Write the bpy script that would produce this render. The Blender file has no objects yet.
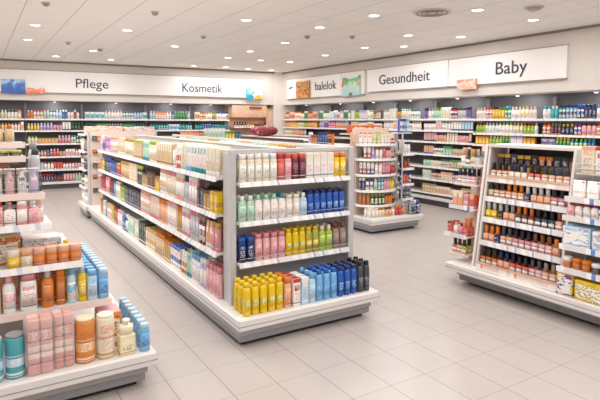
import bpy, bmesh, math, random
from mathutils import Vector, Matrix
RNG = random.Random(11)
SC = bpy.context.scene
COL = SC.collection
PI = math.pi

# ------------------------------------------------------------------ colours and materials
HEX = dict(white='F1EDE6', cream='EADFC6', beige='D6BF9C', gold='C79C48', yellow='E9C51A', orange='DE7E24', peach='E7B08E',
           pink='E9B3B3', rose='DB8F98', magenta='CC3F83', red='BE3434', salmon='D6604F', wine='74293A', purple='7450A2',
           lilac='BFAAD8', navy='22305F', blue='2A5AB0', skyblue='77B2DE', ice='BAD6E8', teal='2B959C', green='36934A',
           lime='A8C640', olive='B5AE45', forest='27452F', mint='B3D9C0', brown='7A4A2B', cocoa='3A261C', black='1D1D21',
           charcoal='45454C', grey='98989E', silver='C6C6CB', taupe='9C8478', amber='C8701A', turquoise='39B3C4')

def lin(h):
    out = []
    for i in (0, 2, 4):
        c = int(h[i:i+2], 16) / 255
        out.append(c / 12.92 if c <= .04045 else ((c + .055) / 1.055) ** 2.4)
    return (*out, 1.0)

MATS = {}
def bsdf_mat(key):
    m = bpy.data.materials.new(key); m.use_nodes = True
    return m, m.node_tree.nodes, m.node_tree.links, m.node_tree.nodes['Principled BSDF']

def plain(h, rough=.45, metal=0, alpha=1.0, spec=.5, trans=0):
    h = HEX.get(h, h)
    k = (h, rough, metal, alpha, spec, trans)
    if k not in MATS:
        m, n, l, b = bsdf_mat('paint_' + h)
        b.inputs['Base Color'].default_value = lin(h)
        b.inputs['Roughness'].default_value = rough
        b.inputs['Metallic'].default_value = metal
        b.inputs['Alpha'].default_value = alpha
        b.inputs['Specular IOR Level'].default_value = spec
        b.inputs['Transmission Weight'].default_value = trans
        # faint procedural grain so no surface is perfectly flat in tone
        tc = n.new('ShaderNodeTexCoord'); ns = n.new('ShaderNodeTexNoise'); ns.inputs['Scale'].default_value = 35
        mr = n.new('ShaderNodeMapRange'); mr.inputs[3].default_value = rough - .06; mr.inputs[4].default_value = rough + .06
        l.new(tc.outputs['Object'], ns.inputs['Vector']); l.new(ns.outputs['Fac'], mr.inputs[0]); l.new(mr.outputs[0], b.inputs['Roughness'])
        MATS[k] = m
    return MATS[k]

def printed(base, inks, scale=60, rough=.4, stretch=(1, 1, 2.6), fill=.5):
    """Paper printed with small irregular blocks of ink (no readable writing)."""
    k = ('print', base, tuple(inks), scale, rough, stretch, fill)
    if k not in MATS:
        m, n, l, b = bsdf_mat('print_' + base)
        tc = n.new('ShaderNodeTexCoord'); oi = n.new('ShaderNodeObjectInfo'); mp = n.new('ShaderNodeMapping')
        mp.inputs['Scale'].default_value = stretch
        ad = n.new('ShaderNodeVectorMath'); ad.operation = 'ADD'
        mu = n.new('ShaderNodeMath'); mu.operation = 'MULTIPLY'; mu.inputs[1].default_value = 3.0
        ns = n.new('ShaderNodeTexNoise'); ns.inputs['Scale'].default_value = scale; ns.inputs['Detail'].default_value = 1.5
        cr = n.new('ShaderNodeValToRGB'); cr.color_ramp.interpolation = 'CONSTANT'
        e = cr.color_ramp.elements
        e[0].color = lin(HEX.get(base, base)); e[0].position = 0
        e[1].position = fill; e[1].color = lin(HEX.get(inks[0], inks[0]))
        pos = fill
        for ink in inks[1:]:
            pos += .07
            q = e.new(pos); q.color = lin(HEX.get(ink, ink))
        l.new(tc.outputs['Object'], mp.inputs['Vector']); l.new(mp.outputs[0], ad.inputs[0])
        l.new(oi.outputs['Random'], mu.inputs[0]); l.new(mu.outputs[0], ad.inputs[1])
        l.new(ad.outputs[0], ns.inputs['Vector']); l.new(ns.outputs['Fac'], cr.inputs[0]); l.new(cr.outputs[0], b.inputs['Base Color'])
        b.inputs['Roughness'].default_value = rough
        MATS[k] = m
    return MATS[k]

def layout(base, inks, w, h, style=0):
    """Pack front: a coloured panel, a thin band and rows of tiny marks (not readable)."""
    k = ('layout', base, tuple(inks), round(w, 3), round(h, 3), style)
    if k in MATS: return MATS[k]
    m, n, l, b = bsdf_mat('pack_print_' + base)
    tc = n.new('ShaderNodeTexCoord'); sp = n.new('ShaderNodeSeparateXYZ'); l.new(tc.outputs['Object'], sp.inputs[0])
    oi = n.new('ShaderNodeObjectInfo')
    def M(op, a, v=None):
        q = n.new('ShaderNodeMath'); q.operation = op
        for i, t in enumerate((a, v)):
            if t is None: continue
            if isinstance(t, (int, float)): q.inputs[i].default_value = t
            else: l.new(t, q.inputs[i])
        return q.outputs[0]
    X, Z = sp.outputs['X'], sp.outputs['Z']
    def between(c, lo, hi): return M('MULTIPLY', M('GREATER_THAN', c, lo), M('LESS_THAN', c, hi))
    ns = n.new('ShaderNodeTexNoise'); ns.inputs['Scale'].default_value = 1.0; ns.inputs['Detail'].default_value = 1
    mp = n.new('ShaderNodeMapping'); mp.inputs['Scale'].default_value = (150, 40, 60)
    ad = n.new('ShaderNodeVectorMath'); ad.operation = 'ADD'
    l.new(tc.outputs['Object'], mp.inputs['Vector']); l.new(mp.outputs[0], ad.inputs[0])
    mu = M('MULTIPLY', oi.outputs['Random'], 50.0); l.new(mu, ad.inputs[1]); l.new(ad.outputs[0], ns.inputs['Vector'])
    rows = M('LESS_THAN', M('MODULO', M('ADD', Z, 1.0), .0105), .0058)
    marks = M('MULTIPLY', rows, M('GREATER_THAN', ns.outputs['Fac'], .5))
    ax = M('ABSOLUTE', X)
    p0, p1 = ((.56, .76), (.30, .52), (.66, .86))[style % 3]
    panel = M('MULTIPLY', between(Z, h * p0, h * p1), M('LESS_THAN', ax, w * (.5 if style % 2 else .34)))
    band = between(Z, h * .10, h * .15)
    t0, t1 = ((.2, .5), (.58, .8), (.22, .58))[style % 3]
    text = M('MULTIPLY', M('MULTIPLY', marks, between(Z, h * t0, h * t1)), M('LESS_THAN', ax, w * .33))
    ptext = M('MULTIPLY', M('MULTIPLY', panel, marks), M('LESS_THAN', ax, w * .27))
    c = None
    def mix(fac, prev, col):
        q = n.new('ShaderNodeMixRGB'); l.new(fac, q.inputs[0])
        if isinstance(prev, str): q.inputs[1].default_value = lin(HEX.get(prev, prev))
        else: l.new(prev, q.inputs[1])
        q.inputs[2].default_value = lin(HEX.get(col, col)); return q.outputs[0]
    c = mix(panel, base, inks[0]); c = mix(band, c, inks[1 % len(inks)]); c = mix(text, c, inks[2 % len(inks)]); c = mix(ptext, c, 'white' if inks[0] != 'white' else inks[-1])
    l.new(c, b.inputs['Base Color']); b.inputs['Roughness'].default_value = .4
    MATS[k] = m
    return m

def emis(h, s):
    k = ('em', h, s)
    if k not in MATS:
        m, n, l, b = bsdf_mat('lamp_glow')
        b.inputs['Base Color'].default_value = lin(h); b.inputs['Emission Color'].default_value = lin(h); b.inputs['Emission Strength'].default_value = s
        MATS[k] = m
    return MATS[k]

def grid_mat(key, base, line, px, ox, wx, py, oy, wy, rough, mottling=.04, line2=None, bump=0, spec=.5):
    m, n, l, b = bsdf_mat(key)
    tc = n.new('ShaderNodeTexCoord'); sp = n.new('ShaderNodeSeparateXYZ'); l.new(tc.outputs['Object'], sp.inputs[0])
    def M(op, a, v=None):
        q = n.new('ShaderNodeMath'); q.operation = op
        if isinstance(a, (int, float)): q.inputs[0].default_value = a
        else: l.new(a, q.inputs[0])
        if v is not None:
            if isinstance(v, (int, float)): q.inputs[1].default_value = v
            else: l.new(v, q.inputs[1])
        return q.outputs[0]
    def lines(c, p, o, w):
        a = M('ADD', M('SUBTRACT', c, o), p * 200 + w / 2)
        return M('LESS_THAN', M('MODULO', a, p), w)
    gx = lines(sp.outputs['X'], px, ox, wx); gy = lines(sp.outputs['Y'], py, oy, wy)
    ns = n.new('ShaderNodeTexNoise'); ns.inputs['Scale'].default_value = 3.5; ns.inputs['Detail'].default_value = 8
    l.new(tc.outputs['Object'], ns.inputs['Vector'])
    # every tile its own slight tone
    fx = M('FLOOR', M('DIVIDE', M('SUBTRACT', sp.outputs['X'], ox), px)); fy = M('FLOOR', M('DIVIDE', M('SUBTRACT', sp.outputs['Y'], oy), py))
    cv = n.new('ShaderNodeCombineXYZ'); l.new(fx, cv.inputs[0]); l.new(fy, cv.inputs[1])
    wn = n.new('ShaderNodeTexWhiteNoise'); l.new(cv.outputs[0], wn.inputs['Vector'])
    tone = M('ADD', M('MULTIPLY', ns.outputs['Fac'], mottling * 2), M('MULTIPLY', wn.outputs['Value'], mottling))
    val = M('ADD', 1 - mottling * 1.5, tone)
    mc = n.new('ShaderNodeVectorMath'); mc.operation = 'SCALE'; mc.inputs[0].default_value = lin(base)[:3]; l.new(val, mc.inputs['Scale'])
    m1 = n.new('ShaderNodeMixRGB'); l.new(gy, m1.inputs[0]); l.new(mc.outputs[0], m1.inputs[1]); m1.inputs[2].default_value = lin(line2 or line)
    m2 = n.new('ShaderNodeMixRGB'); l.new(gx, m2.inputs[0]); l.new(m1.outputs[0], m2.inputs[1]); m2.inputs[2].default_value = lin(line)
    l.new(m2.outputs[0], b.inputs['Base Color'])
    b.inputs['Roughness'].default_value = rough
    b.inputs['Specular IOR Level'].default_value = spec
    return m

def rail_mat(key, base, tag, ink, pitch=.085):
    """Shelf-edge strip carrying price tickets."""
    m, n, l, b = bsdf_mat(key)
    tc = n.new('ShaderNodeTexCoord'); sp = n.new('ShaderNodeSeparateXYZ'); l.new(tc.outputs['Object'], sp.inputs[0])
    def M(op, a, v=None):
        q = n.new('ShaderNodeMath'); q.operation = op
        for i, t in enumerate((a, v)):
            if t is None: continue
            if isinstance(t, (int, float)): q.inputs[i].default_value = t
            else: l.new(t, q.inputs[i])
        return q.outputs[0]
    u = M('ADD', M('ADD', sp.outputs['X'], sp.outputs['Y']), 40.0)
    cell = M('FLOOR', M('DIVIDE', u, pitch)); f = M('MODULO', u, pitch)
    wn = n.new('ShaderNodeTexWhiteNoise'); wn.noise_dimensions = '1D'; l.new(cell, wn.inputs['W'])
    has = M('GREATER_THAN', wn.outputs['Value'], .25)
    istag = M('MULTIPLY', has, M('LESS_THAN', f, pitch * .62))
    isink = M('MULTIPLY', M('MULTIPLY', has, M('GREATER_THAN', wn.outputs['Value'], .5)), M('MULTIPLY', M('GREATER_THAN', f, pitch * .30), M('LESS_THAN', f, pitch * .56)))
    m1 = n.new('ShaderNodeMixRGB'); l.new(istag, m1.inputs[0]); m1.inputs[1].default_value = lin(base); m1.inputs[2].default_value = lin(tag)
    m2 = n.new('ShaderNodeMixRGB'); l.new(isink, m2.inputs[0]); l.new(m1.outputs[0], m2.inputs[1]); m2.inputs[2].default_value = lin(ink)
    l.new(m2.outputs[0], b.inputs['Base Color']); b.inputs['Roughness'].default_value = .35
    return m

WHITE = plain('E4DFDA', .35); OFF = plain('E2DAD2', .45); GREYM = plain('A5A4A6', .4); STEEL = plain('C6C5C6', .32, .12)
DARK = plain('4A494D', .5); KICK = plain('8E8D8F', .45); BACK = plain('C9C6C4', .5); WALLBACK = plain('5C5B60', .5)
PINKP = plain('E3CBC3', .35); LIP = plain('F2EFEA', .3); TOE = plain('2E2D30', .7)
RAIL = rail_mat('price_strip', 'E5E2E1', 'F5F3F1', 'B3B8D2'); RAILW = rail_mat('price_strip_wall', 'EFECE9', 'F6F4F2', 'D3D5DF', .11)
RAILP = rail_mat('price_strip_peach', 'E9D8CF', 'F4F1EE', 'E3A27A', .12); RAILB = rail_mat('price_strip_blue', 'E4E0DF', 'F6F4F2', '6F92CC', .13)
CLEAR = plain('F3F1F0', .12, 0, .12)

# ------------------------------------------------------------------ mesh helpers
def new_bm(): return bmesh.new()

def box(bm, x0, y0, z0, x1, y1, z1, m=0, bev=0):
    vs = [bm.verts.new(p) for p in ((x0,y0,z0),(x1,y0,z0),(x1,y1,z0),(x0,y1,z0),(x0,y0,z1),(x1,y0,z1),(x1,y1,z1),(x0,y1,z1))]
    fs = [bm.faces.new([vs[i] for i in q]) for q in ((0,3,2,1),(4,5,6,7),(0,1,5,4),(1,2,6,5),(2,3,7,6),(3,0,4,7))]
    for f in fs: f.material_index = m
    if bev:
        es = list({e for f in fs for e in f.edges})
        r = bmesh.ops.bevel(bm, geom=es, offset=bev, segments=1, affect='EDGES')
        for f in r['faces']: f.material_index = m
    return fs

def hexa(bm, pts, m=0):
    vs = [bm.verts.new(p) for p in pts]
    for q in ((0,3,2,1),(4,5,6,7),(0,1,5,4),(1,2,6,5),(2,3,7,6),(3,0,4,7)):
        bm.faces.new([vs[i] for i in q]).material_index = m

def prism(bm, poly, z0, z1, m=0):
    a = [bm.verts.new((x, y, z0)) for x, y in poly]; b = [bm.verts.new((x, y, z1)) for x, y in poly]
    n = len(poly)
    bm.faces.new(a[::-1]).material_index = m; bm.faces.new(b).material_index = m
    for i in range(n):
        bm.faces.new((a[i], a[(i+1) % n], b[(i+1) % n], b[i])).material_index = m

def sect(w, d, e, seg):
    """superellipse outline; e=2 ellipse, larger = boxier"""
    out = []
    for i in range(seg):
        t = 2 * PI * (i + .5) / seg
        c, s = math.cos(t), math.sin(t)
        out.append((math.copysign(abs(c) ** (2 / e), c) * w / 2, math.copysign(abs(s) ** (2 / e), s) * d / 2))
    return out

def loft(bm, secs, m=0, seg=12, smooth=True, caps=True):
    """secs: (z, w, d, exponent[, material])"""
    rings = []
    for s in secs:
        rings.append([bm.verts.new((x, y, s[0])) for x, y in sect(s[1], s[2], s[3], seg)])
    for k in range(len(rings) - 1):
        mi = secs[k][4] if len(secs[k]) > 4 else m
        for i in range(seg):
            f = bm.faces.new((rings[k][i], rings[k][(i+1) % seg], rings[k+1][(i+1) % seg], rings[k+1][i]))
            f.material_index = mi; f.smooth = smooth
    if caps:
        f = bm.faces.new(rings[0][::-1]); f.material_index = secs[0][4] if len(secs[0]) > 4 else m
        f = bm.faces.new(rings[-1]); f.material_index = secs[-1][4] if len(secs[-1]) > 4 else m

def tube(bm, pts, r, m=0, seg=6):
    rings = []
    for i, p in enumerate(pts):
        p = Vector(p)
        a = Vector(pts[max(0, i-1)]); b = Vector(pts[min(len(pts)-1, i+1)])
        t = (b - a).normalized(); u = t.cross(Vector((0, 0, 1)))
        if u.length < 1e-3: u = Vector((1, 0, 0))
        u.normalize(); v = t.cross(u)
        rings.append([bm.verts.new(p + r * (math.cos(2*PI*k/seg) * u + math.sin(2*PI*k/seg) * v)) for k in range(seg)])
    for k in range(len(rings) - 1):
        for i in range(seg):
            f = bm.faces.new((rings[k][i], rings[k][(i+1) % seg], rings[k+1][(i+1) % seg], rings[k+1][i])); f.material_index = m; f.smooth = True
    bm.faces.new(rings[0][::-1]).material_index = m; bm.faces.new(rings[-1]).material_index = m

def mesh(bm, name, mats):
    bmesh.ops.recalc_face_normals(bm, faces=bm.faces[:])
    me = bpy.data.meshes.new(name); bm.to_mesh(me); bm.free()
    for m in (mats if isinstance(mats, (list, tuple)) else [mats]): me.materials.append(m)
    return me

def link(name, data, parent=None):
    o = bpy.data.objects.new(name, data); COL.objects.link(o)
    if parent: o.parent = parent
    return o

def part(name, bm, mats, parent=None, label=None):
    o = link(name, mesh(bm, name, mats), parent)
    if label: o['label'] = label
    return o

LABELS = {}
def tag(o, label, cat, group=None):
    o['label'] = label; o['category'] = cat
    if group: o['group'] = group
    LABELS.setdefault(label, []).append(o.name)
    return o

def thing(name, label, cat, loc=(0, 0, 0), rz=0, group=None):
    o = link(name, None); o.location = loc; o.rotation_euler = (0, 0, rz)
    o.empty_display_size = .05
    return tag(o, label, cat, group)

def struct(name, bm, mats):
    o = part(name, bm, mats); o['kind'] = 'structure'; return o

class Frame:
    """local x = to the right as seen by a shopper, local y = into the shelf"""
    def __init__(s, ox, oy, rz): s.ox, s.oy, s.rz = ox, oy, rz; s.c, s.s = math.cos(rz), math.sin(rz)
    def at(s, x, y, z): return (s.ox + x * s.c - y * s.s, s.oy + x * s.s + y * s.c, z)

# ------------------------------------------------------------------ products
# form: (noun kind, category, width, depth, height)
FORMS = dict(
    shampoo=('shampoo_bottle', 'bottle', .062, .040, .195), squeeze=('squeeze_bottle', 'bottle', .056, .046, .235),
    lotion=('lotion_bottle', 'bottle', .056, .056, .185), tube=('cream_tube', 'tube', .056, .040, .185),
    carton=('product_carton', 'carton', .062, .050, .185), flask=('toiletry_bottle', 'bottle', .060, .046, .195), pump=('pump_bottle', 'bottle', .062, .050, .205),
    can=('spray_can', 'spray can', .048, .048, .20), jar=('cream_jar', 'jar', .070, .070, .070),
    scent=('perfume_bottle', 'bottle', .054, .040, .135), box=('gift_box', 'box', .105, .06, .16), pouch=('refill_pouch', 'pouch', .11, .05, .17))
NOUN = {k: v[0].replace('_', ' ') for k, v in FORMS.items()}
PROTO = {}

def front_patch(bm, w, d, e, z0, z1, half, m=0, k=1.012, n=7):
    pts = []
    for i in range(n):
        t = -PI / 2 + (-half + 2 * half * i / (n - 1))
        c, s = math.cos(t), math.sin(t)
        x = math.copysign(abs(c) ** (2 / e), c) * w / 2 * k; y = math.copysign(abs(s) ** (2 / e), s) * d / 2 * k - .0004
        pts.append((x, y))
    lo = [bm.verts.new((x, y, z0)) for x, y in pts]; hi = [bm.verts.new((x, y, z1)) for x, y in pts]
    li = [bm.verts.new((x * .99, y + .0012, z0)) for x, y in pts]; hin = [bm.verts.new((x * .99, y + .0012, z1)) for x, y in pts]
    for i in range(n - 1):
        for q in ((lo[i], lo[i+1], hi[i+1], hi[i]), (hin[i], hin[i+1], li[i+1], li[i]), (hi[i], hi[i+1], hin[i+1], hin[i]), (li[i], li[i+1], lo[i+1], lo[i])):
            f = bm.faces.new(q); f.material_index = m; f.smooth = True
    bm.faces.new((lo[0], hi[0], hin[0], li[0])).material_index = m; bm.faces.new((lo[-1], li[-1], hin[-1], hi[-1])).material_index = m

INKS = {'white': ['grey', 'rose', 'gold'], 'cream': ['gold', 'taupe', 'green'], 'yellow': ['olive', 'white', 'gold'], 'black': ['silver', 'gold', 'grey'],
        'charcoal': ['silver', 'grey', 'white'], 'blue': ['white', 'ice', 'navy'], 'navy': ['silver', 'white', 'blue'], 'pink': ['rose', 'magenta', 'white'],
        'peach': ['salmon', 'orange', 'white'], 'skyblue': ['white', 'blue', 'ice'], 'beige': ['brown', 'gold', 'white']}

def carton_kind(hs): return 'low_carton' if hs < .82 else 'tall_carton' if hs > 1.02 else 'product_carton'

def proto(form, body, cap, near, hs=1.0, accent=None):
    key = (form, body, cap, near, hs, accent)
    if key in PROTO: return PROTO[key]
    kind, cat, w, d, h = FORMS[form]; h *= hs
    if form == 'carton': kind = carton_kind(hs)
    if form == 'flask' and hs > 1.06: kind = 'tall_bottle'
    seg = 16 if near else 10
    B = plain(body, .38 if near else .45); C = plain(cap, .4)
    inks = [accent] + INKS.get(body, ['white', 'grey']) if accent else INKS.get(body, ['white', 'grey', 'cream'])
    style = (len(body) * 3 + len(cap) + len(form)) % 3
    L = layout(body if form in ('carton', 'box', 'pouch', 'squeeze') or style != 1 else 'white', ([cap] if cap != body else []) + inks, w, h, style)
    parts = []   # (part name, function that fills a bmesh, materials)
    lab = None
    if form == 'shampoo':
        e = 3.2
        pb = lambda bm: loft(bm, [(0, w*.9, d*.88, e), (.006, w, d, e), (h*.55, w, d, e), (h*.72, w*.93, d*.96, e), (h*.79, w*.62, d*.8, 2.4), (h*.80, w*.5, d*.7, 2)], 0, seg)
        pc = lambda bm: loft(bm, [(h*.80, w*.56, d*.8, 2.4), (h*.985, w*.52, d*.75, 2.4), (h, w*.46, d*.66, 2.4)], 0, seg)
        lab = (w, d, e, h*.14, h*.6)
    elif form == 'squeeze':
        e = 3
        pb = lambda bm: loft(bm, [(0, w*.9, d*.9, e), (.006, w, d, e), (h*.55, w*1.0, d, e), (h*.74, w*.93, d*.95, e), (h*.87, w*.72, d*.8, 2.8)], 0, seg)
        pc = lambda bm: loft(bm, [(h*.87, w*.74, d*.82, 2.8), (h*.985, w*.66, d*.74, 2.8), (h, w*.6, d*.66, 2.8)], 0, seg)
        lab = (w*.985, d, e, h*.16, h*.48)
    elif form == 'flask':
        e = 2.8
        pb = lambda bm: loft(bm, [(0, w*.96, d*.96, e), (.004, w, d, e), (h*.7, w*.95, d*.97, e), (h*.80, w*.9, d*.94, e), (h*.815, w*.8, d*.86, e)], 0, seg)
        pc = lambda bm: loft(bm, [(h*.815, w*.86, d*.92, e), (h*.985, w*.83, d*.9, e), (h, w*.77, d*.82, e)], 0, seg)
        lab = (w*.97, d*.99, e, h*.12, h*.66)
    elif form == 'lotion':
        pb = lambda bm: loft(bm, [(0, w*.92, d*.92, 2), (.005, w, d, 2), (h*.66, w, d, 2), (h*.75, w*.8, d*.8, 2), (h*.79, w*.48, d*.48, 2)], 0, seg)
        pc = lambda bm: loft(bm, [(h*.78, w*.56, d*.56, 2), (h*.98, w*.54, d*.54, 2), (h, w*.48, d*.48, 2)], 0, seg)
        lab = (w, d, 2, h*.14, h*.58)
    elif form == 'tube':
        pb = lambda bm: loft(bm, [(h*.17, w*.8, d*.95, 2), (h*.22, w*.9, d, 2), (h*.6, w*.98, d*.72, 2.2), (h*.93, w*1.02, d*.16, 3), (h, w*1.02, d*.1, 4)], 0, seg)
        pc = lambda bm: loft(bm, [(0, w*.74, d*.92, 2), (h*.165, w*.8, d*.98, 2), (h*.17, w*.74, d*.9, 2)], 0, seg)
        lab = None
    elif form in ('carton', 'box'):
        def pb(bm): box(bm, -w/2, -d/2, 0, w/2, d/2, h, 0, .0018)
        def pc(bm):                                             # tuck-in lid flap
            box(bm, -w*.47, -d*.46, h, w*.47, d*.46, h + .0012, 0); box(bm, -w*.5, -d*.5 - .0008, h*.86, w*.5, -d*.5 + .0002, h - .001, 0)
        lab = 'flat'
    elif form == 'pump':
        e = 3.5
        pb = lambda bm: loft(bm, [(0, w*.94, d*.92, e), (.005, w, d, e), (h*.58, w, d, e), (h*.66, w*.9, d*.9, e), (h*.70, w*.4, d*.45, 2)], 0, seg)
        def pc(bm):
            loft(bm, [(h*.70, .026, .026, 2), (h*.77, .026, .026, 2), (h*.775, .01, .01, 2), (h*.90, .01, .01, 2), (h*.905, .024, .02, 2.5), (h*.985, .022, .018, 2.5), (h, .016, .012, 2.5)], 0, 10)
            box(bm, -.006, -.036, h*.925, .006, -.006, h*.975, 0, .001)
        lab = (w, d, e, h*.1, h*.54)
    elif form == 'can':
        pb = lambda bm: loft(bm, [(0, w*.92, d*.92, 2), (.004, w, d, 2), (h*.74, w, d, 2), (h*.79, w*.86, d*.86, 2)], 0, seg)
        pc = lambda bm: loft(bm, [(h*.77, w*.9, d*.9, 2), (h*.95, w*.88, d*.88, 2), (h*.99, w*.7, d*.7, 2), (h, w*.4, d*.4, 2)], 0, seg)
        lab = (w, d, 2, h*.1, h*.66)
    elif form == 'jar':
        pb = lambda bm: loft(bm, [(0, w*.88, d*.88, 2), (.004, w*.96, d*.96, 2), (h*.55, w, d, 2), (h*.62, w*.94, d*.94, 2)], 0, seg)
        pc = lambda bm: loft(bm, [(h*.62, w, d, 2), (h*.96, w, d, 2), (h, w*.94, d*.94, 2)], 0, seg)
        lab = (w*.97, d*.97, 2, h*.12, h*.5)
    elif form == 'scent':
        pb = lambda bm: loft(bm, [(0, w*.95, d*.93, 6), (.003, w, d, 6), (h*.46, w, d, 6), (h*.5, w*.92, d*.88, 5), (h*.505, w*.3, d*.4, 2), (h*.54, w*.3, d*.4, 2)], 0, seg)
        pc = lambda bm: loft(bm, [(h*.54, w*.58, d*.74, 3), (h*.97, w*.56, d*.72, 3), (h, w*.5, d*.64, 3)], 0, seg)
        lab = (w, d, 6, h*.1, h*.36)
    else:  # pouch
        pb = lambda bm: loft(bm, [(0, w*.9, d*.9, 3), (.01, w*.96, d, 2.6), (h*.45, w, d*.85, 2.4), (h*.8, w*.97, d*.45, 2.6), (h*.92, w*.95, d*.12, 4), (h, w*.95, d*.08, 5)], 0, seg)
        def pc(bm):
            loft(bm, [(h*.86, .022, .02, 2), (h*.93, .022, .02, 2)], 0, 10)
            for v in bm.verts: v.co.x += w*.3
        lab = (w*.98, d*.9, 2.4, h*.16, h*.5)
    def pl(bm):
        if lab == 'flat': box(bm, -w*.44, -d/2 - .0012, h*.1, w*.44, -d/2 - .0002, h*.8, 0)
        else: front_patch(bm, lab[0], lab[1], lab[2], lab[3], lab[4], 1.05, n=7 if near else 5)
    capname = {'carton': 'lid_flap', 'box': 'lid_flap', 'pump': 'pump_head', 'jar': 'lid', 'pouch': 'spout_cap'}.get(form, 'cap')
    res = dict(kind=kind, cat=cat, w=w, d=d, h=h, form=form)
    if near:
        bm = new_bm(); pb(bm); parts.append(('body', mesh(bm, 'body', L if lab is None or lab == 'flat' else B)))
        bm = new_bm(); pc(bm); parts.append((capname, mesh(bm, capname, C)))
        if lab:
            bm = new_bm(); pl(bm); parts.append(('front_print', mesh(bm, 'front_print', L)))
        res['parts'] = parts
    else:
        bm = new_bm(); pb(bm); n0 = len(bm.faces); pc(bm)
        bm.faces.ensure_lookup_table()
        for f in bm.faces[n0:]: f.material_index = 1
        n1 = len(bm.faces)
        if lab:
            pl(bm); bm.faces.ensure_lookup_table()
            for f in bm.faces[n1:]: f.material_index = 2
        res['mesh'] = mesh(bm, kind, [B, C, L])
    PROTO[key] = res
    return res

ORD = ['', 'first', 'second', 'third', 'fourth', 'fifth', 'sixth', 'seventh', 'eighth', 'ninth', 'tenth', 'eleventh', 'twelfth', 'thirteenth', 'fourteenth',
       'fifteenth', 'sixteenth', 'seventeenth', 'eighteenth', 'nineteenth', 'twentieth']
def ordinal(n):
    if n <= 20: return ORD[n]
    return '%d%s' % (n, {1: 'st', 2: 'nd', 3: 'rd'}.get(n % 10 if n % 100 not in (11, 12, 13) else 0, 'th'))

PLACED = []       # (object, look, place, row, x)
def put(P, loc, rz, look, place, group, row=0, key=0, side='left'):
    if 'parts' in P:
        o = link(P['kind'], None); o.empty_display_size = .02
        for nm, me in P['parts']:
            c = link(nm, me, o)
    else:
        o = link(P['kind'], P['mesh'])
    o.location = (loc[0], loc[1], loc[2] + .0008); o.rotation_euler = (0, 0, rz)
    o['category'] = P['cat']; o['group'] = group
    PLACED.append((o, look, place, row, key, side))
    return o

def look_of(form, body, cap, hs=1.0):
    n = carton_kind(hs).replace('_', ' ') if form == 'carton' else 'tall bottle' if form == 'flask' and hs > 1.06 else NOUN[form]
    if form in ('carton', 'box'):
        return '%s %s' % (body, n) if body == cap else '%s %s with %s lid' % (body, n, cap)
    w = {'pump': 'pump', 'jar': 'lid', 'pouch': 'spout'}.get(form, 'cap')
    return 'all %s %s' % (body, n) if body == cap else '%s %s with %s %s' % (body, n, cap, w)

def parse(spec):
    out = []
    for it in spec.split():
        f = it.split(':')
        out.append((f[0], f[1], f[2], int(f[3]), float(f[4]) if len(f) > 4 else 1.0))
    return out

def row(F, x0, x1, y, z, spec, place, group, near=True, rows=1, gap=.006, side='left', pitch_y=None, rowmax=None, hmul=1.0, hmax=9):
    """fill a shelf between local x0 and x1 with runs of products; y = centre of the front row.
    side='right' fills from the right-hand end."""
    runs = parse(spec); i = 0
    left = side != 'right'
    if not left: runs = runs[::-1]
    x = x0 if left else x1
    while i < 400:
        form, body, cap, n, hs = runs[i % len(runs)]; i += 1
        hs = min(hs * hmul, hmax / FORMS[form][4])
        P = proto(form, body, cap, near, round(hs, 3))
        for k in range(n):
            if (x + P['w'] > x1) if left else (x - P['w'] < x0): return
            cx = x + P['w'] / 2 if left else x - P['w'] / 2
            for r in range(rows):
                if rowmax and r > 0 and not rowmax(cx, r): continue
                dy = (pitch_y or P['d'] + .008) * r
                put(P, F.at(cx + RNG.uniform(-.001, .001), y + dy + RNG.uniform(-.002, .002), z), F.rz + RNG.uniform(-.03, .03),
                    look_of(form, body, cap, hs), place, group, r, cx, side)
            x += (P['w'] + gap) * (1 if left else -1)

def finish_labels():
    cnt = {}
    for rec in PLACED: cnt.setdefault((rec[1], rec[2], rec[3]), []).append(rec)
    for (look, place, r), recs in cnt.items():
        rightwards = recs[0][5] != 'right'
        recs.sort(key=lambda q: q[4] if rightwards else -q[4])
        lk = look if r == 0 else ('rear ' if r == 1 else 'third-row ' if r == 2 else 'fourth-row ') + look
        for k, rec in enumerate(recs):
            if len(recs) == 1: t = 'only %s, %s' % (lk, place)
            else: t = '%s %s from %s, %s' % (ordinal(k + 1), lk, recs[0][5], place)
            ws = t.split()
            if len(ws) > 16: print('LONG LABEL', len(ws), t)
            rec[0]['label'] = t
            LABELS.setdefault(t, []).append(rec[0].name)

# ------------------------------------------------------------------ room
CEIL = 2.965
floor_m = grid_mat('floor_tiles', 'BDB3AD', '7D7570', .286, 1.238, .0046, .385, 1.920, .0042, .30, .035, '968E88')
ceil_m = grid_mat('ceiling_tiles', 'F8F4F0', 'B9B0AA', .575, 1.12, .009, .575, 4.62, .006, .55, .012, 'D5CCC6')
wall_m = plain('DDD5CD', .7)
bm = new_bm(); box(bm, -3, -3, -.1, 8.4, 14.3, 0); struct('floor', bm, floor_m)
bm = new_bm(); box(bm, -3, -3, CEIL, 8.4, 14.3, CEIL + .1); struct('ceiling', bm, ceil_m)
RB = -math.atan(.093)
FB = Frame(7.35, 12.77, RB)          # back wall
FR = Frame(7.40, 12.80, -PI / 2)     # right wall
def oriented(bm, F):
    bmesh.ops.rotate(bm, verts=bm.verts[:], cent=(0, 0, 0), matrix=Matrix.Rotation(F.rz, 3, 'Z'))
    bmesh.ops.translate(bm, verts=bm.verts[:], vec=(F.ox, F.oy, 0))
bm = new_bm(); box(bm, -10.2, .50, 0, .4, .6, CEIL); oriented(bm, FB); struct('wall_back', bm, wall_m)
bm = new_bm(); box(bm, -.6, .50, 0, 15.7, .6, CEIL); oriented(bm, FR); struct('wall_right', bm, wall_m)
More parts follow.
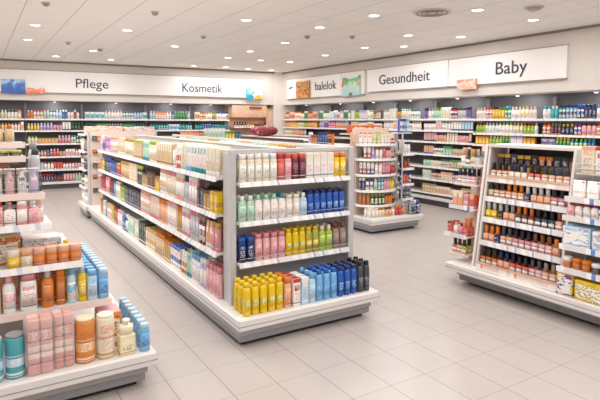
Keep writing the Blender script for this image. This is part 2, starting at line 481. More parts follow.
bm = new_bm(); box(bm, -3, -3, 0, -2.9, 14.2, CEIL); struct('wall_left', bm, wall_m)
bm = new_bm(); box(bm, -2.9, -3, 0, 8, -2.9, CEIL); struct('wall_front', bm, wall_m)
# bulkheads above the wall shelves
bm = new_bm(); box(bm, -10.2, 0, 2.056, -.22, .49, CEIL, 0, .004); oriented(bm, FB); struct('trim_1', bm, wall_m)
bm = new_bm(); box(bm, .02, 0, 2.056, 15.6, .49, CEIL, 0, .004); oriented(bm, FR); struct('trim_2', bm, wall_m)
# corner pilaster
bm = new_bm(); prism(bm, [(7.13, 12.80), (7.40, 12.775), (7.88, 12.775), (7.88, 13.2), (7.13, 13.2)], 0, CEIL); struct('trim_3', bm, plain('EDE4DB', .6))
# grey strips standing in for the shadow line under the ceiling
bm = new_bm(); box(bm, -10.2, -.018, CEIL - .035, -.22, -.001, CEIL - .001); oriented(bm, FB); struct('shadow_line_back', bm, plain('8C8580', .5))
bm = new_bm(); box(bm, .02, -.018, CEIL - .035, 15.6, -.001, CEIL - .001); oriented(bm, FR); struct('shadow_line_right', bm, plain('8C8580', .5))

# ------------------------------------------------------------------ ceiling fittings
LIGHTS = [(.77,8.38),(.80,9.97),(1.5,12.19),(2.0,10.86),(1.99,8.11),(2.62,12.19),(3.14,9.35),(3.14,6.41),(4.61,7.88),(4.59,9.2),(4.62,12.35),(4.66,10.4),
          (5.46,10.41),(6.17,10.33),(5.43,12.24),(6.06,12.26),(6.75,12.28),(4.28,6.33),(4.39,5.25),(6.15,7.6),(6.16,8.9),(5.84,6.15),(6.62,7.07),
          (5.23,4.31),(6.35,4.32),(6.63,5.78)]
HIDDEN = [(.8, 6.1), (2.0, 5.3), (3.1, 4.7), (4.2, 3.9), (.8, 4.3), (2.0, 3.5), (3.1, 3.0), (4.2, 2.3), (5.3, 2.9), (6.4, 2.7), (-.3, 8.6), (-.1, 6.9), (0, 5.4), (-.5, 3.2), (-.1, 7.7), (-.4, 9.5), (1.4, 4.9), (1.2, 5.8), (.2, 6.2), (.1, 8.0), (.1, 9.2),  # unseen lamps beyond the frame, no fittings; some added to brighten aisle and front
          (.8, 2.4), (2.0, 1.7), (3.1, 1.2), (4.2, .6), (5.3, 1.2), (6.4, .9), (-.5, 1.2), (.8, .4), (2.0, -.2), (3.1, -.8), (4.2, -1.2), (5.3, -.6), (-.5, -.8), (.8, -1.6), (2.0, -2.0),
          (-1.8, 10.5), (-1.8, 7.8), (-1.8, 5.5), (-1.8, 2.5), (-1.8, 0), (-.4, 10.4), (-.4, 12.0)]
ROWY = lambda y: 'nearest' if y < 5 else 'near' if y < 7 else 'middle' if y < 9.2 else 'far' if y < 11.5 else 'rearmost'
lamp_ring = None
rowcount = {}
W_LAMP = 12.5
lamp_data = bpy.data.lights.new('downlight_lamp', 'AREA'); lamp_data.shape = 'DISK'; lamp_data.size = .16; lamp_data.energy = W_LAMP
lamp_data.color = (.985, .99, 1.0)
for (x, y) in sorted(LIGHTS, key=lambda p: (ROWY(p[1]), p[0])):
    r = ROWY(y); rowcount[r] = rowcount.get(r, 0) + 1
fill_front = lamp_data.copy(); fill_front.name = 'front_fill_lamp'; fill_front.energy = W_LAMP * 1.3  # stronger unseen fill, added to light the gondola end
fill_aisle = lamp_data.copy(); fill_aisle.name = 'aisle_fill_lamp'; fill_aisle.energy = W_LAMP * 1.6  # stronger unseen fill, added to lift the left aisle
def lights():
    ring = lens = None
    seen = {}
    for i, (x, y) in enumerate(sorted(LIGHTS, key=lambda p: p[0] / p[1]) + HIDDEN):
        vis = i < len(LIGHTS)
        r = ROWY(y)
        if vis:
            seen[r] = seen.get(r, 0) + 1
            t = thing('downlight', '%s lit round downlight from left in the %s ceiling row' % (ordinal(seen[r]), r), 'ceiling light', (x, y, CEIL), 0, 'recessed ceiling downlights')
            if ring is None:
                bm = new_bm(); n = 24
                for (ra, za), (rb, zb) in (((.085, 0), (.085, -.008)), ((.085, -.008), (.068, -.010)), ((.068, -.010), (.066, -.002))):
                    A = [bm.verts.new((ra*math.cos(2*PI*k/n), ra*math.sin(2*PI*k/n), za)) for k in range(n)]
                    Bv = [bm.verts.new((rb*math.cos(2*PI*k/n), rb*math.sin(2*PI*k/n), zb)) for k in range(n)]
                    for k in range(n): bm.faces.new((A[k], A[(k+1) % n], Bv[(k+1) % n], Bv[k]))
                ring = mesh(bm, 'trim_ring', plain('F3EFEA', .4))
                bm = new_bm(); loft(bm, [(-.006, .13, .13, 2), (-.001, .13, .13, 2)], 0, 24); lens = mesh(bm, 'lens', emis('FFF8EE', 9.0))
            link('trim_ring', ring, t); link('lens', lens, t)
            lo = link('lamp', lamp_data, t); lo.location = (0, 0, -.02)
        else:
            lo = link('unseen_lamp', fill_aisle if x < .4 and y > 4 else fill_front if y < 2.5 else lamp_data); lo.location = (x, y, CEIL - .02)
lights()

def detector(x, y, label, r=.05, dome=True):
    t = thing('smoke_detector' if dome else 'ceiling_speaker', label, 'smoke detector' if dome else 'speaker', (x, y, CEIL), 0)
    bm = new_bm(); loft(bm, [(-.014, r*2, r*2, 2), (0, r*2.05, r*2.05, 2)], 0, 20); part('base_plate', bm, plain('CFC6C0', .5), t)
    bm = new_bm(); loft(bm, [(-.045, r*.7, r*.7, 2), (-.036, r*1.2, r*1.2, 2), (-.014, r*1.45, r*1.45, 2)], 0, 20); part('sensor_dome', bm, plain('A39B96' if dome else 'B9B1AB', .5), t)
for x, y, lb in [(.74, 6.76, 'dark smoke detector at the top left edge of the ceiling'), (1.96, 6.59, 'smoke detector on near ceiling left of the Kosmetik sign'),
                 (1.42, 9.91, 'smoke detector on ceiling above the Pflege sign, left one'), (3.16, 8.01, 'smoke detector on ceiling above the Kosmetik sign'),
                 (2.07, 10.53, 'smoke detector on ceiling above the Pflege sign, right one'), (4.56, 7.10, 'small round detector on ceiling left of the ceiling centre lights'),
                 (5.16, 6.70, 'small round detector on ceiling above the green picture')]:
    detector(x, y, lb)
detector(5.675, 3.857, 'pale round ceiling speaker near the top right corner', .11, False)
t = thing('air_vent', 'round slotted ceiling air vent above the Gesundheit sign', 'air vent', (4.87, 4.71, CEIL))
bm = new_bm(); loft(bm, [(-.012, .46, .46, 2), (0, .48, .48, 2)], 0, 32); part('vent_plate', bm, plain('D9CFC8', .5), t)
for k, r in enumerate((.19, .135, .08)):
    bm = new_bm(); n = 32
    for a, b_, z1, z2 in ((r, r - .012, -.024, -.012), (r + .006, r, -.012, -.024)):
        A = [bm.verts.new((a*math.cos(2*PI*j/n), a*math.sin(2*PI*j/n), z1)) for j in range(n)]; Bv = [bm.verts.new((b_*math.cos(2*PI*j/n), b_*math.sin(2*PI*j/n), z2)) for j in range(n)]
        for j in range(n): bm.faces.new((A[j], A[(j+1) % n], Bv[(j+1) % n], Bv[j]))
    part('vent_ring', bm, plain('9E9690', .5), t)

# ------------------------------------------------------------------ signs
def text_part(parent, string, x0, x1, zb, cap_h, ydepth, mat):
    cu = bpy.data.curves.new('lettering', 'FONT'); cu.body = string; cu.extrude = .004; cu.resolution_u = 3
    tmp = bpy.data.objects.new('tmp', cu); COL.objects.link(tmp)
    dg = bpy.context.evaluated_depsgraph_get(); dg.update()
    me = bpy.data.meshes.new_from_object(tmp.evaluated_get(dg))
    bpy.data.objects.remove(tmp); bpy.data.curves.remove(cu)
    xs = [v.co.x for v in me.vertices]; ys = [v.co.y for v in me.vertices]
    sx = (x1 - x0) / (max(xs) - min(xs)); ytop = max(ys); sy = cap_h / ytop
    mnx = min(xs)
    for v in me.vertices:
        x, y, z = v.co; v.co = (x0 + (x - mnx) * sx, ydepth - z, zb + y * sy)
    me.materials.clear(); me.materials.append(mat)
    me.flip_normals()
    o = link('lettering', me, parent); return o
INKM = plain('3B3A4A', .5)
SIGN = plain('F4EFEB', .35); SFRAME = plain('A4978D', .45)
def sign(label, F, x0, x1, z0, z1, words=(), seams=(), prints=()):
    mid = (x0 + x1) / 2
    t = thing('wall_sign', label, 'sign', F.at(mid, -.05, z0), F.rz)
    bm = new_bm(); box(bm, x0 - mid, 0, .014, x1 - mid, .049, z1 - z0, 0, .003); part('panel', bm, SIGN, t)
    for za, zb in ((0, .013), (z1 - z0 + .001, z1 - z0 + .012)):
        bm = new_bm(); box(bm, x0 - mid, -.004, za, x1 - mid, .049, zb); part('frame_rail', bm, SFRAME, t)
    for s in seams:
        bm = new_bm(); box(bm, s - mid - .004, -.002, .014, s - mid + .004, -.0003, z1 - z0); part('panel_joint', bm, SFRAME, t)
    for (w, a, b, zb, ch) in words: text_part(t, w, a - mid, b - mid, zb - z0, ch, -.005, INKM)
    return t, mid
sign('long white wall sign reading Pflege and Kosmetik above the left shelves', FB, -7.9, -.59, 2.228, 2.74, [('Pflege', -5.33, -4.61, 2.37, .215), ('Kosmetik', -2.815, -1.745, 2.352, .215)])
t, mid = sign('small white wall sign with blue emblem left of the amber picture', FR, .335, .765, 2.20, 2.735)
bm = new_bm()
pts = [(-.13, .0), (-.08, .02), (-.03, .045), (.04, .05), (.1, .03), (.13, .0), (.07, .012), (.02, .006), (-.03, -.012), (-.08, -.01)]
a = [bm.verts.new((x + .0, -.001, z + .29)) for x, z in pts]; b = [bm.verts.new((x, -.006, z + .29)) for x, z in pts]
bm.faces.new(a); bm.faces.new(b[::-1])
for i in range(len(pts)): bm.faces.new((a[i], b[i], b[(i+1) % len(pts)], a[(i+1) % len(pts)]))
part('emblem', bm, plain('33507E', .5), t)
sign('white wall sign with garbled dark lettering between amber and green pictures', FR, .775, 3.705, 2.20, 2.735, [('balelok', 1.756, 2.66, 2.385, .20)], (2.85,))
sign('white wall sign reading Gesundheit on the right wall', FR, 3.81, 6.11, 2.235, 2.73, [('Gesundheit', 4.215, 5.67, 2.388, .20)])
sign('white wall sign reading Baby on the right wall', FR, 6.125, 8.36, 2.235, 2.725, [('Baby', 7.145, 7.72, 2.386, .20)])

def picture_mat(key, stops, scale, rot=0, amp=1.5):
    m, n, l, b = bsdf_mat(key)
    tc = n.new('ShaderNodeTexCoord'); mp = n.new('ShaderNodeMapping'); mp.inputs['Rotation'].default_value = (0, rot, 0)
    ns = n.new('ShaderNodeTexNoise'); ns.inputs['Scale'].default_value = scale; ns.inputs['Detail'].default_value = 4; ns.inputs['Distortion'].default_value = .8
    gr = n.new('ShaderNodeSeparateXYZ'); ad = n.new('ShaderNodeMath'); ad.operation = 'MULTIPLY_ADD'
    l.new(tc.outputs['Generated'], mp.inputs['Vector']); l.new(tc.outputs['Object'], ns.inputs['Vector']); l.new(mp.outputs[0], gr.inputs[0])
    l.new(gr.outputs['Z'], ad.inputs[0]); ad.inputs[1].default_value = .62
    sc = n.new('ShaderNodeMath'); sc.operation = 'MULTIPLY_ADD'; l.new(ns.outputs['Fac'], sc.inputs[0]); sc.inputs[1].default_value = amp; sc.inputs[2].default_value = .19 - amp / 2
    l.new(sc.outputs[0], ad.inputs[2])
    cr = n.new('ShaderNodeValToRGB'); e = cr.color_ramp.elements
    e[0].position, e[0].color = stops[0][0], lin(stops[0][1]); e[1].position, e[1].color = stops[1][0], lin(stops[1][1])
    for p, h in stops[2:]: q = e.new(p); q.color = lin(h)
    l.new(ad.outputs[0], cr.inputs[0]); l.new(cr.outputs[0], b.inputs['Base Color']); b.inputs['Roughness'].default_value = .35
    return m
def picture(label, F, x0, x1, z0, z1, mats, outline=None, thick=.03, shapes=()):
    """cut-out picture board hung in front of a sign panel"""
    mid = (x0 + x1) / 2; w = x1 - x0; h = z1 - z0
    t = thing('picture_board', label, 'picture', F.at(mid, -.058 - thick, z0), F.rz)
    outline = outline or [(0, 0), (1, 0), (1, 1), (0, 1)]
    bm = new_bm()
    a = [bm.verts.new((u*w - w/2, 0, v*h)) for u, v in outline]; b = [bm.verts.new((u*w - w/2, thick, v*h)) for u, v in outline]
    bm.faces.new(a); bm.faces.new(b[::-1]); n = len(outline)
    for i in range(n): bm.faces.new((a[i], b[i], b[(i+1) % n], a[(i+1) % n]))
    part('board', bm, mats, t)
    for nm, pts, m in shapes:
        bm = new_bm()
        a = [bm.verts.new((u*w - w/2, -.0055, v*h)) for u, v in pts]; b = [bm.verts.new((u*w - w/2, -.0005, v*h)) for u, v in pts]
        bm.faces.new(a); bm.faces.new(b[::-1]); n = len(pts)
        for i in range(n): bm.faces.new((a[i], b[i], b[(i+1) % n], a[(i+1) % n]))
        part(nm, bm, m, t)
    return t
picture('blue and white cloud-like picture board at left end of long sign', FB, -6.86, -6.39, 2.197, 2.517,
        picture_mat('pic_blue', [(0, '2B4FA0'), (.35, '3A66B8'), (.55, '4C86CC'), (.72, 'BBD6EA'), (1, '8FB4DC')], 5))
wavy = [(0, 0), (1, 0), (1, .8), (.86, 1), (.7, .82), (.5, .72), (.3, .86), (.12, .92), (0, .7)]
picture('orange cut-out board beside the blue picture, left of Pflege', FB, -6.37, -5.99, 2.208, 2.356,
        picture_mat('pic_orange', [(0, 'E2603F'), (.4, 'EE8463'), (.6, 'F6C9B6'), (.75, 'EB7A55'), (1, 'F0A488')], 14), wavy)
picture('turquoise and yellow picture board at right end of Kosmetik sign', FB, -1.10, -.62, 2.2, 2.514,
        picture_mat('pic_pale', [(0, 'E6E9E6'), (.4, 'EFEDEA'), (.6, 'D5E6E8'), (.8, 'F1EEEA'), (1, 'E9E3DD')], 6),
        shapes=[('turquoise_swirl', [(0, 0), (.42, 0), (.5, .2), (.38, .38), (.52, .55), (.44, .8), (.3, .97), (0, 1)], picture_mat('pic_turq', [(0, '2C86B8'), (.4, '2FA3C0'), (.6, '6CC6CE'), (.75, 'CDE4E4'), (1, '3FAEC2')], 9, 0, 2)),
                ('yellow_patch', [(.5, .02), (.98, .02), (1, .34), (.86, .42), (.66, .36), (.54, .2)], picture_mat('pic_yellow', [(0, 'D19A2A'), (.45, 'E3B43C'), (.7, 'F0D68A'), (1, 'C8902C')], 18, 0, 2))])
picture('amber and brown picture board on right wall beside blue emblem', FR, .886, 1.525, 2.215, 2.652,
        picture_mat('pic_amber', [(0, 'E8B84A'), (.3, 'D9822B'), (.4, '7A3418'), (.47, 'E9A93C'), (.55, '9A4A1E'), (.62, 'E7B24C'), (.7, '6E2E1A'), (.8, 'E0A030'), (1, '8A421E')], 5, 0, 1.1))
notch = [(0, 0), (.3, 0), (.5, .03), (.7, 0), (1, .05), (.98, 1), (.85, .9), (.6, .86), (.35, .84), (.15, .93), (.06, .97)]
picture('green and pale blue cut-out picture board left of Gesundheit sign', FR, 2.93, 3.59, 2.184, 2.641,
        picture_mat('pic_green', [(0, '9CC4C4'), (.4, 'B9D8D4'), (.55, 'C9DFCB'), (.62, '86C47C'), (.8, '44A85E'), (1, '5FB765')], 5, 0, .7), notch,
        shapes=[('red_edge', [(.0, .45), (.1, .5), (.12, .82), (.05, .9)], plain('D9604A', .4)), ('orange_patch', [(.86, .5), (1, .48), (.98, .66), (.88, .64)], plain('E0A23C', .4)), ('seed_patch', [(.4, .03), (.6, .03), (.58, .16), (.46, .18)], plain('5E7A3A', .5))])
picture('small salmon-orange board over lower left corner of Baby sign', FR, 6.36, 6.775, 2.165, 2.345,
        picture_mat('pic_salmon', [(0, 'F0A183'), (.35, 'F4B49A'), (.55, 'F9DDD0'), (.7, 'EE8E6C'), (1, 'F3A88C')], 8))

# canopy spots that wash the wall shelves
spot_data = bpy.data.lights.new('canopy_lamp', 'AREA'); spot_data.shape = 'DISK'; spot_data.size = .06; spot_data.energy = 4; spot_data.color = (1, .99, .98)
sp_h = sp_l = None
def canopy_spot(F, x, label):
    global sp_h, sp_l
    t = thing('canopy_spotlight', label, 'spotlight', F.at(x, .12, 2.056), F.rz, 'small spotlights under the bulkhead')
    if sp_h is None:
        bm = new_bm(); loft(bm, [(-.03, .07, .07, 2), (0, .085, .085, 2)], 0, 16); sp_h = mesh(bm, 'housing', plain('E8E2DC', .4))
        bm = new_bm(); loft(bm, [(-.034, .05, .05, 2), (-.0305, .05, .05, 2)], 0, 16); sp_l = mesh(bm, 'lens', emis('FFF6EA', 8))
    link('housing', sp_h, t); link('lens', sp_l, t)
    lo = link('lamp', spot_data, t); lo.location = (0, 0, -.045); lo.rotation_euler = (.35, 0, 0)

# ------------------------------------------------------------------ wall shelving
def wall_bay(F, x0, x1, zs, label, depth=.42, base_h=.17):
    mid = (x0 + x1) / 2; a, b = x0 - mid + .002, x1 - mid - .002
    t = thing('wall_shelf_unit', label, 'shelf', F.at(mid, 0, 0), F.rz, 'wall shelving bays')
    bm = new_bm(); box(bm, a, depth + .01, .02, b, depth + .04, 2.05); part('back_panel', bm, WALLBACK, t)
    for s in (a, b - .024):
        bm = new_bm(); box(bm, s, depth - .035, base_h, s + .024, depth + .008, 2.0); part('upright', bm, plain('87868A', .45), t)
    bm = new_bm(); box(bm, a, .02, 0, b, depth + .008, base_h - .06); part('plinth', bm, DARK, t)
    bm = new_bm(); box(bm, a, -.03, base_h - .058, b, depth + .008, base_h - .002, 0, .004); part('deck', bm, WHITE, t)
    for z in zs:
        bm = new_bm(); box(bm, a + .001, 0, z - .022, b - .001, depth - .037, z); s = part('shelf', bm, OFF, t)
        bm = new_bm(); box(bm, a + .001, -.014, z - .03, b - .001, -.001, z + .006, 0, .002); part('price_rail', bm, RAILW, s)
    return t

BZ = [.45, .755, 1.06, 1.365, 1.635]           # back-wall shelf tops (deck .17)
RZ = [.245, .505, .745, .985, 1.225, 1.44, 1.655]
LEV = ['bottom', 'second', 'third', 'fourth', 'fifth', 'sixth', 'seventh', 'eighth']
def lx_back(X): return (X - 7.35) / .9957
BB = [lx_back(v) for v in (-.35, .97, 2.19, 3.70, 4.85, 5.83)]
BNAMES = ['far left bay', 'bay left of Pflege', 'bay right of Pflege', 'bay left of Kosmetik', 'bay right of Kosmetik']
for i, nm in enumerate(BNAMES):
    wall_bay(FB, BB[i], BB[i+1], BZ, 'back wall shelf unit with white shelves, ' + nm)
for i in range(1, 5): canopy_spot(FB, (BB[i] + BB[i+1]) / 2, 'small spotlight under back wall bulkhead above %s' % BNAMES[i])
RY = [.06, 1.78, 3.11, 4.24, 5.42, 6.67, 7.92, 9.2, 10.4]
RNAMES = ['below amber picture', 'below garbled sign', 'below green picture', 'below Gesundheit', 'right of Gesundheit', 'below Baby sign', 'right of Baby sign', '']
for i in range(len(RY) - 1):
    zs = RZ if i < 5 else [.245, .505, .745, .985, 1.215, 1.41, 1.65]
    if i < 7:
        wall_bay(FR, RY[i], RY[i+1], zs, 'right wall shelf unit with white shelves, ' + RNAMES[i])
        canopy_spot(FR, (RY[i] + RY[i+1]) / 2 + .15, 'small spotlight under right wall bulkhead, ' + RNAMES[i])

# rows of products on the back wall (far away: one mesh each)
G_B = 'products on the back wall shelves'; G_R = 'products on the right wall shelves'
def brow(i, lev, spec, **k):
    zs = [.168] + BZ; top = ['base', 'second', 'third', 'fourth', 'second-highest', 'top']
    row(FB, max(BB[i] + .04, -6.95), BB[i+1] - .03, .05, zs[lev], spec, hmul=1.08, place='%s shelf, %s' % (top[lev], BNAMES[i]), group=G_B, near=False, gap=.008, **k)
brow(0, 5, 'lotion:cream:white:3 pump:white:teal:3 carton:white:orange:2')
brow(0, 4, 'lotion:yellow:gold:3:.9 lotion:white:orange:4:.9 carton:peach:white:2')
brow(1, 5, 'lotion:orange:white:2 shampoo:cream:salmon:3 lotion:mint:white:2 lotion:white:teal:2 shampoo:ice:white:2 can:blue:white:2 shampoo:white:blue:2 can:red:white:1 lotion:white:purple:2 can:navy:silver:2')
brow(1, 4, 'lotion:yellow:white:4:.85 shampoo:lilac:white:4:.85 lotion:pink:purple:3:.85 tube:white:teal:3 shampoo:forest:green:4:.85 lotion:lime:yellow:2')
brow(1, 3, 'shampoo:cream:lime:3:.85 carton:peach:olive:6:.65 shampoo:rose:white:4:.9 can:white:teal:2:.9 lotion:forest:mint:2:.85 carton:peach:white:3:.7')
brow(1, 2, 'lotion:silver:taupe:4:.75 lotion:peach:silver:2:.75 lotion:blue:silver:1:.75 shampoo:salmon:white:3:.85 lotion:peach:forest:2:.8 carton:pink:white:3:.85 lotion:cream:rose:4:.85')
brow(1, 1, 'tube:silver:white:5:.85 shampoo:white:rose:3:.85 tube:salmon:white:3:.85 lotion:white:red:4:.85 shampoo:pink:black:3:.85')
brow(1, 0, 'lotion:mint:white:2:.9 can:navy:red:7:.85 shampoo:wine:navy:3:.85 tube:pink:magenta:4:.85')
brow(2, 5, 'box:turquoise:white:4:1 shampoo:white:pink:6 lotion:white:teal:4 shampoo:ice:blue:3')
brow(2, 4, 'lotion:forest:teal:4:.85 carton:white:green:3:.8 lotion:teal:white:6:.8 carton:forest:green:4:.8')
brow(3, 5, 'shampoo:ice:white:2 carton:white:orange:4 lotion:white:cream:2 lotion:purple:blue:1 shampoo:green:mint:5')
brow(3, 4, 'shampoo:teal:green:3:.8 lotion:turquoise:teal:4:.8 carton:skyblue:white:4:.75')
brow(4, 5, 'carton:orange:white:2 shampoo:yellow:red:2 lotion:white:yellow:3 can:gold:green:2 shampoo:white:blue:4 can:white:navy:4')
brow(4, 4, 'lotion:teal:green:3:.8 lotion:blue:white:4:.8 carton:navy:teal:3:.75')

def rrow(i, lev, spec, x0=None, x1=None, near=False, **k):
    zs = [.168] + (RZ if i < 5 else [.245, .505, .745, .985, 1.215, 1.41, 1.65])
    nm = {7: 'top', 6: 'second-highest', 5: 'third-highest', 4: 'fourth-highest', 3: 'fifth-highest', 2: 'third-lowest', 1: 'second-lowest', 0: 'base'}
    row(FR, (RY[i] + .035 if x0 is None else x0), (RY[i+1] - .03 if x1 is None else x1), .05, zs[lev], spec, '%s shelf, %s' % (nm[lev], RNAMES[i]), G_R, near=near, gap=.008, hmul=1.06, **k)
rrow(0, 7, 'lotion:peach:red:4 carton:salmon:cream:4 shampoo:white:orange:4 lotion:cream:brown:3 can:green:white:3')
rrow(0, 6, 'lotion:peach:orange:5:.8 carton:yellow:orange:5:.75 lotion:cream:gold:5:.8 lotion:lime:orange:3:.8')
rrow(0, 5, 'lotion:cream:white:6:.85 shampoo:peach:white:5:.85 carton:peach:brown:4', x1=1.2)
rrow(1, 7, 'can:green:white:3 lotion:white:green:4 tube:white:mint:3 can:ice:white:3 box:salmon:white:1:1 carton:white:lilac:2')
rrow(1, 6, 'shampoo:lilac:white:3:.85 can:purple:white:4:.8 carton:pink:magenta:4:.8 lotion:peach:cream:6:.8')
rrow(2, 7, 'carton:white:cream:2 can:lime:green:3 carton:white:lilac:4 lotion:cream:mint:3 lotion:brown:gold:2 carton:cream:brown:4')
rrow(2, 6, 'carton:cream:peach:4:.8 lotion:white:cream:5:.8 carton:orange:white:3:.8 lotion:white:charcoal:5:.8')
rrow(3, 7, 'lotion:white:mint:3 carton:white:cream:3:1.1 lotion:gold:cocoa:2 shampoo:cream:mint:4 lotion:white:teal:4')
rrow(3, 6, 'lotion:white:cream:5:.85 carton:peach:white:3:.9 lotion:white:navy:5:.85')
rrow(4, 7, 'can:purple:black:2 lotion:white:lilac:2 shampoo:mint:lime:3 carton:cream:white:3:1.1 can:red:navy:3 lotion:silver:black:3')
rrow(4, 6, 'lotion:white:charcoal:5:.85 carton:pink:white:2:1 shampoo:white:mint:3:.85 tube:white:blue:4:.85 tube:ice:navy:4:.85')
rrow(4, 5, 'tube:pink:navy:5:.85 lotion:peach:purple:4:.85 tube:cream:white:4:.85 lotion:pink:black:4:.85')
rrow(4, 4, 'tube:peach:blue:4:.8 lotion:cream:navy:4:.8 carton:mint:green:3:.8 lotion:beige:black:4:.8')
rrow(4, 3, 'lotion:mint:charcoal:3:.8 lotion:cream:black:4:.8 lotion:peach:teal:4:.8 carton:beige:green:4:.8')
rrow(4, 2, 'carton:mint:white:3:.85 lotion:peach:navy:4:.8 carton:cream:peach:4:.8 lotion:pink:blue:4:.8')
rrow(4, 1, 'carton:cream:gold:5:.8 carton:peach:white:5:.7 lotion:cream:brown:4:.75')
rrow(5, 7, 'lotion:white:pink:3 shampoo:pink:red:2 can:yellow:black:2 lotion:yellow:green:2 can:green:teal:2 lotion:white:cream:3 shampoo:white:yellow:2')
rrow(5, 6, 'lotion:lime:red:3:.9 lotion:white:mint:4:.9 shampoo:white:lime:4:.9 lotion:cream:yellow:3:.9')
rrow(5, 5, 'carton:yellow:orange:4:.7 lotion:lime:white:4:.75 can:green:yellow:3:.75 box:white:lilac:2:.9')
rrow(6, 7, 'lotion:white:turquoise:2 lotion:turquoise:white:2 can:teal:navy:2 can:skyblue:navy:3 can:navy:blue:2 can:navy:black:3', x1=8.86)
rrow(6, 6, 'shampoo:orange:red:2:.9 can:wine:green:3:.85 lotion:navy:yellow:3:.85 can:red:blue:2:.85 shampoo:pink:wine:3:.9', x1=8.86)
rrow(6, 5, 'box:navy:lilac:2:.8 can:green:yellow:4:.75 lotion:teal:lime:4:.75 can:blue:green:4:.75', x1=8.8)

# ------------------------------------------------------------------ pinkish wooden cosmetics display in front of the corner
WOODP = picture_mat('pale_wood', [(0, 'C99676'), (.4, 'DDB597'), (.7, 'E6C4AA'), (1, 'D6A888')], 6)
t = thing('cosmetics_shelf', 'tall pale pink wooden cosmetics display beside the corner pillar', 'display', FB.at(-.86, -.12, 0), FB.rz)
w2 = .60
bm = new_bm(); box(bm, -w2, .44, 0, w2, .48, 1.98); part('back_panel', bm, WOODP, t)
bm = new_bm(); box(bm, -w2, .13, 1.70, w2 - .18, .435, 2.03, 0, .004); part('header_board', bm, WOODP, t)
bm = new_bm(); box(bm, -.1, .10, 1.94, .26, .128, 2.0, 0, .003); part('header_badge', bm, plain('A3542F', .5), t, 'rust-brown badge')
bm = new_bm(); box(bm, w2 - .17, .2, 1.0, w2, .435, 1.96, 0, .004); part('side_board', bm, WOODP, t)
for z in (.55, .95, 1.22, 1.45):
    bm = new_bm(); box(bm, -w2, .02, z - .02, w2 - .18, .435, z); s = part('shelf', bm, WOODP, t)
    bm = new_bm(); box(bm, -w2, .005, z - .03, w2 - .18, .018, z + .01); part('price_rail', bm, RAILP, s)
bm = new_bm(); box(bm, -w2, .02, 0, w2, .435, .5, 0, .004); part('base_cabinet', bm, WOODP, t)
FW = Frame(*FB.at(-.86, -.12, 0)[:2], FB.rz)
row(FW, -w2 + .03, w2 - .2, .07, 1.45, 'scent:cocoa:black:5 scent:gold:amber:3 scent:cocoa:gold:4', 'top of wooden cosmetics display', 'testers on the cosmetics display', near=False, gap=.02)


# ------------------------------------------------------------------ main gondola in the middle of the aisle
def pbox(name, parent, x0, y0, z0, x1, y1, z1, mat, bev=0, label=None):
    bm = new_bm(); box(bm, x0, y0, z0, x1, y1, z1, 0, bev); return part(name, bm, mat, parent, label)

def stepped_base(t, x0, y0, x1, y1, zt=.22, over=.045, ox=.022):
    """grey recessed plinth, white lip and deck like the photo's fixtures"""
    pbox('toe_kick', t, x0 + .06, y0 + .10, 0, x1 - .10, y1 - .10, .034, TOE)
    pbox('plinth', t, x0 + ox + .008, y0 + over + .012, .035, x1 - over - .012, y1 - over - .012, .085, KICK, .004)
    pbox('plinth_band', t, x0 + ox, y0 + over, .086, x1 - over, y1 - over, .132, GREYM, .004)
    d = pbox('deck', t, x0, y0, .133, x1, y1, zt, WHITE, .010)
    s = .0015
    for a in ((x0 - s, y0 - s, x1 + s, y0 + .002), (x0 - s, y0 - s, x0 + .002, y1 + s), (x1 - .002, y0 - s, x1 + s, y1 + s)):
        pbox('edge_strip', d, a[0], a[1], .168, a[2], a[3], .173, plain('8E90A6', .3))
    return d

GX, GY = 2.135, 3.20
t = thing('gondola_shelf', 'long double-sided grey and white gondola in the centre with end display facing camera', 'shelf', (GX, GY, 0), 0)
L0, L1 = 5.52, 4.95
stepped_base(t, -.625, 0, .635, L0 + .14)
HT = 1.39
UP = STEEL
pbox('spine_panel', t, -.012, .53, .221, .012, L1, 1.375, BACK)
for x0, x1 in ((1.583, 1.633), (2.676, 2.734)):
    pbox('end_post', t, x0 - GX, .30, .221, x1 - GX, .355, HT, UP, .006)
    pbox('end_side_panel', t, x0 + .014 - GX, .356, .221, x0 + .034 - GX, .465, HT - .03, plain('C4C2C0', .4))
pbox('end_back_panel', t, -.50, .445, .221, .54, .463, 1.36, plain('BDBAB8', .45))
pbox('top_rail', t, 1.634 - GX, .315, HT - .034, 2.675 - GX, .35, HT - .002, STEEL, .004)
pbox('top_rail', t, 2.69 - GX, .356, HT - .034, 2.72 - GX, L1 - .045, HT - .004, plain('D8D4D0', .35), .004)
pbox('top_rail', t, 1.612 - GX, .356, HT - .022, 1.636 - GX, L1 - .045, HT - .006, plain('D8D4D0', .35), .003)
for x in (1.585, 2.68): pbox('far_post', t, x - GX, L1 - .04, .221, x + .055 - GX, L1 + .02, HT, UP, .006)
pbox('far_end_panel', t, 1.642 - GX, L1 + .001, .221, 2.679 - GX, L1 + .015, 1.36, BACK)
pbox('top_cap', t, -.05, .48, 1.376, .05, L1 - .05, 1.384, plain('DCD8D3', .4))
SIDEZ = [.585, .885, 1.17]
ENDZ = [.54, .85, 1.145]
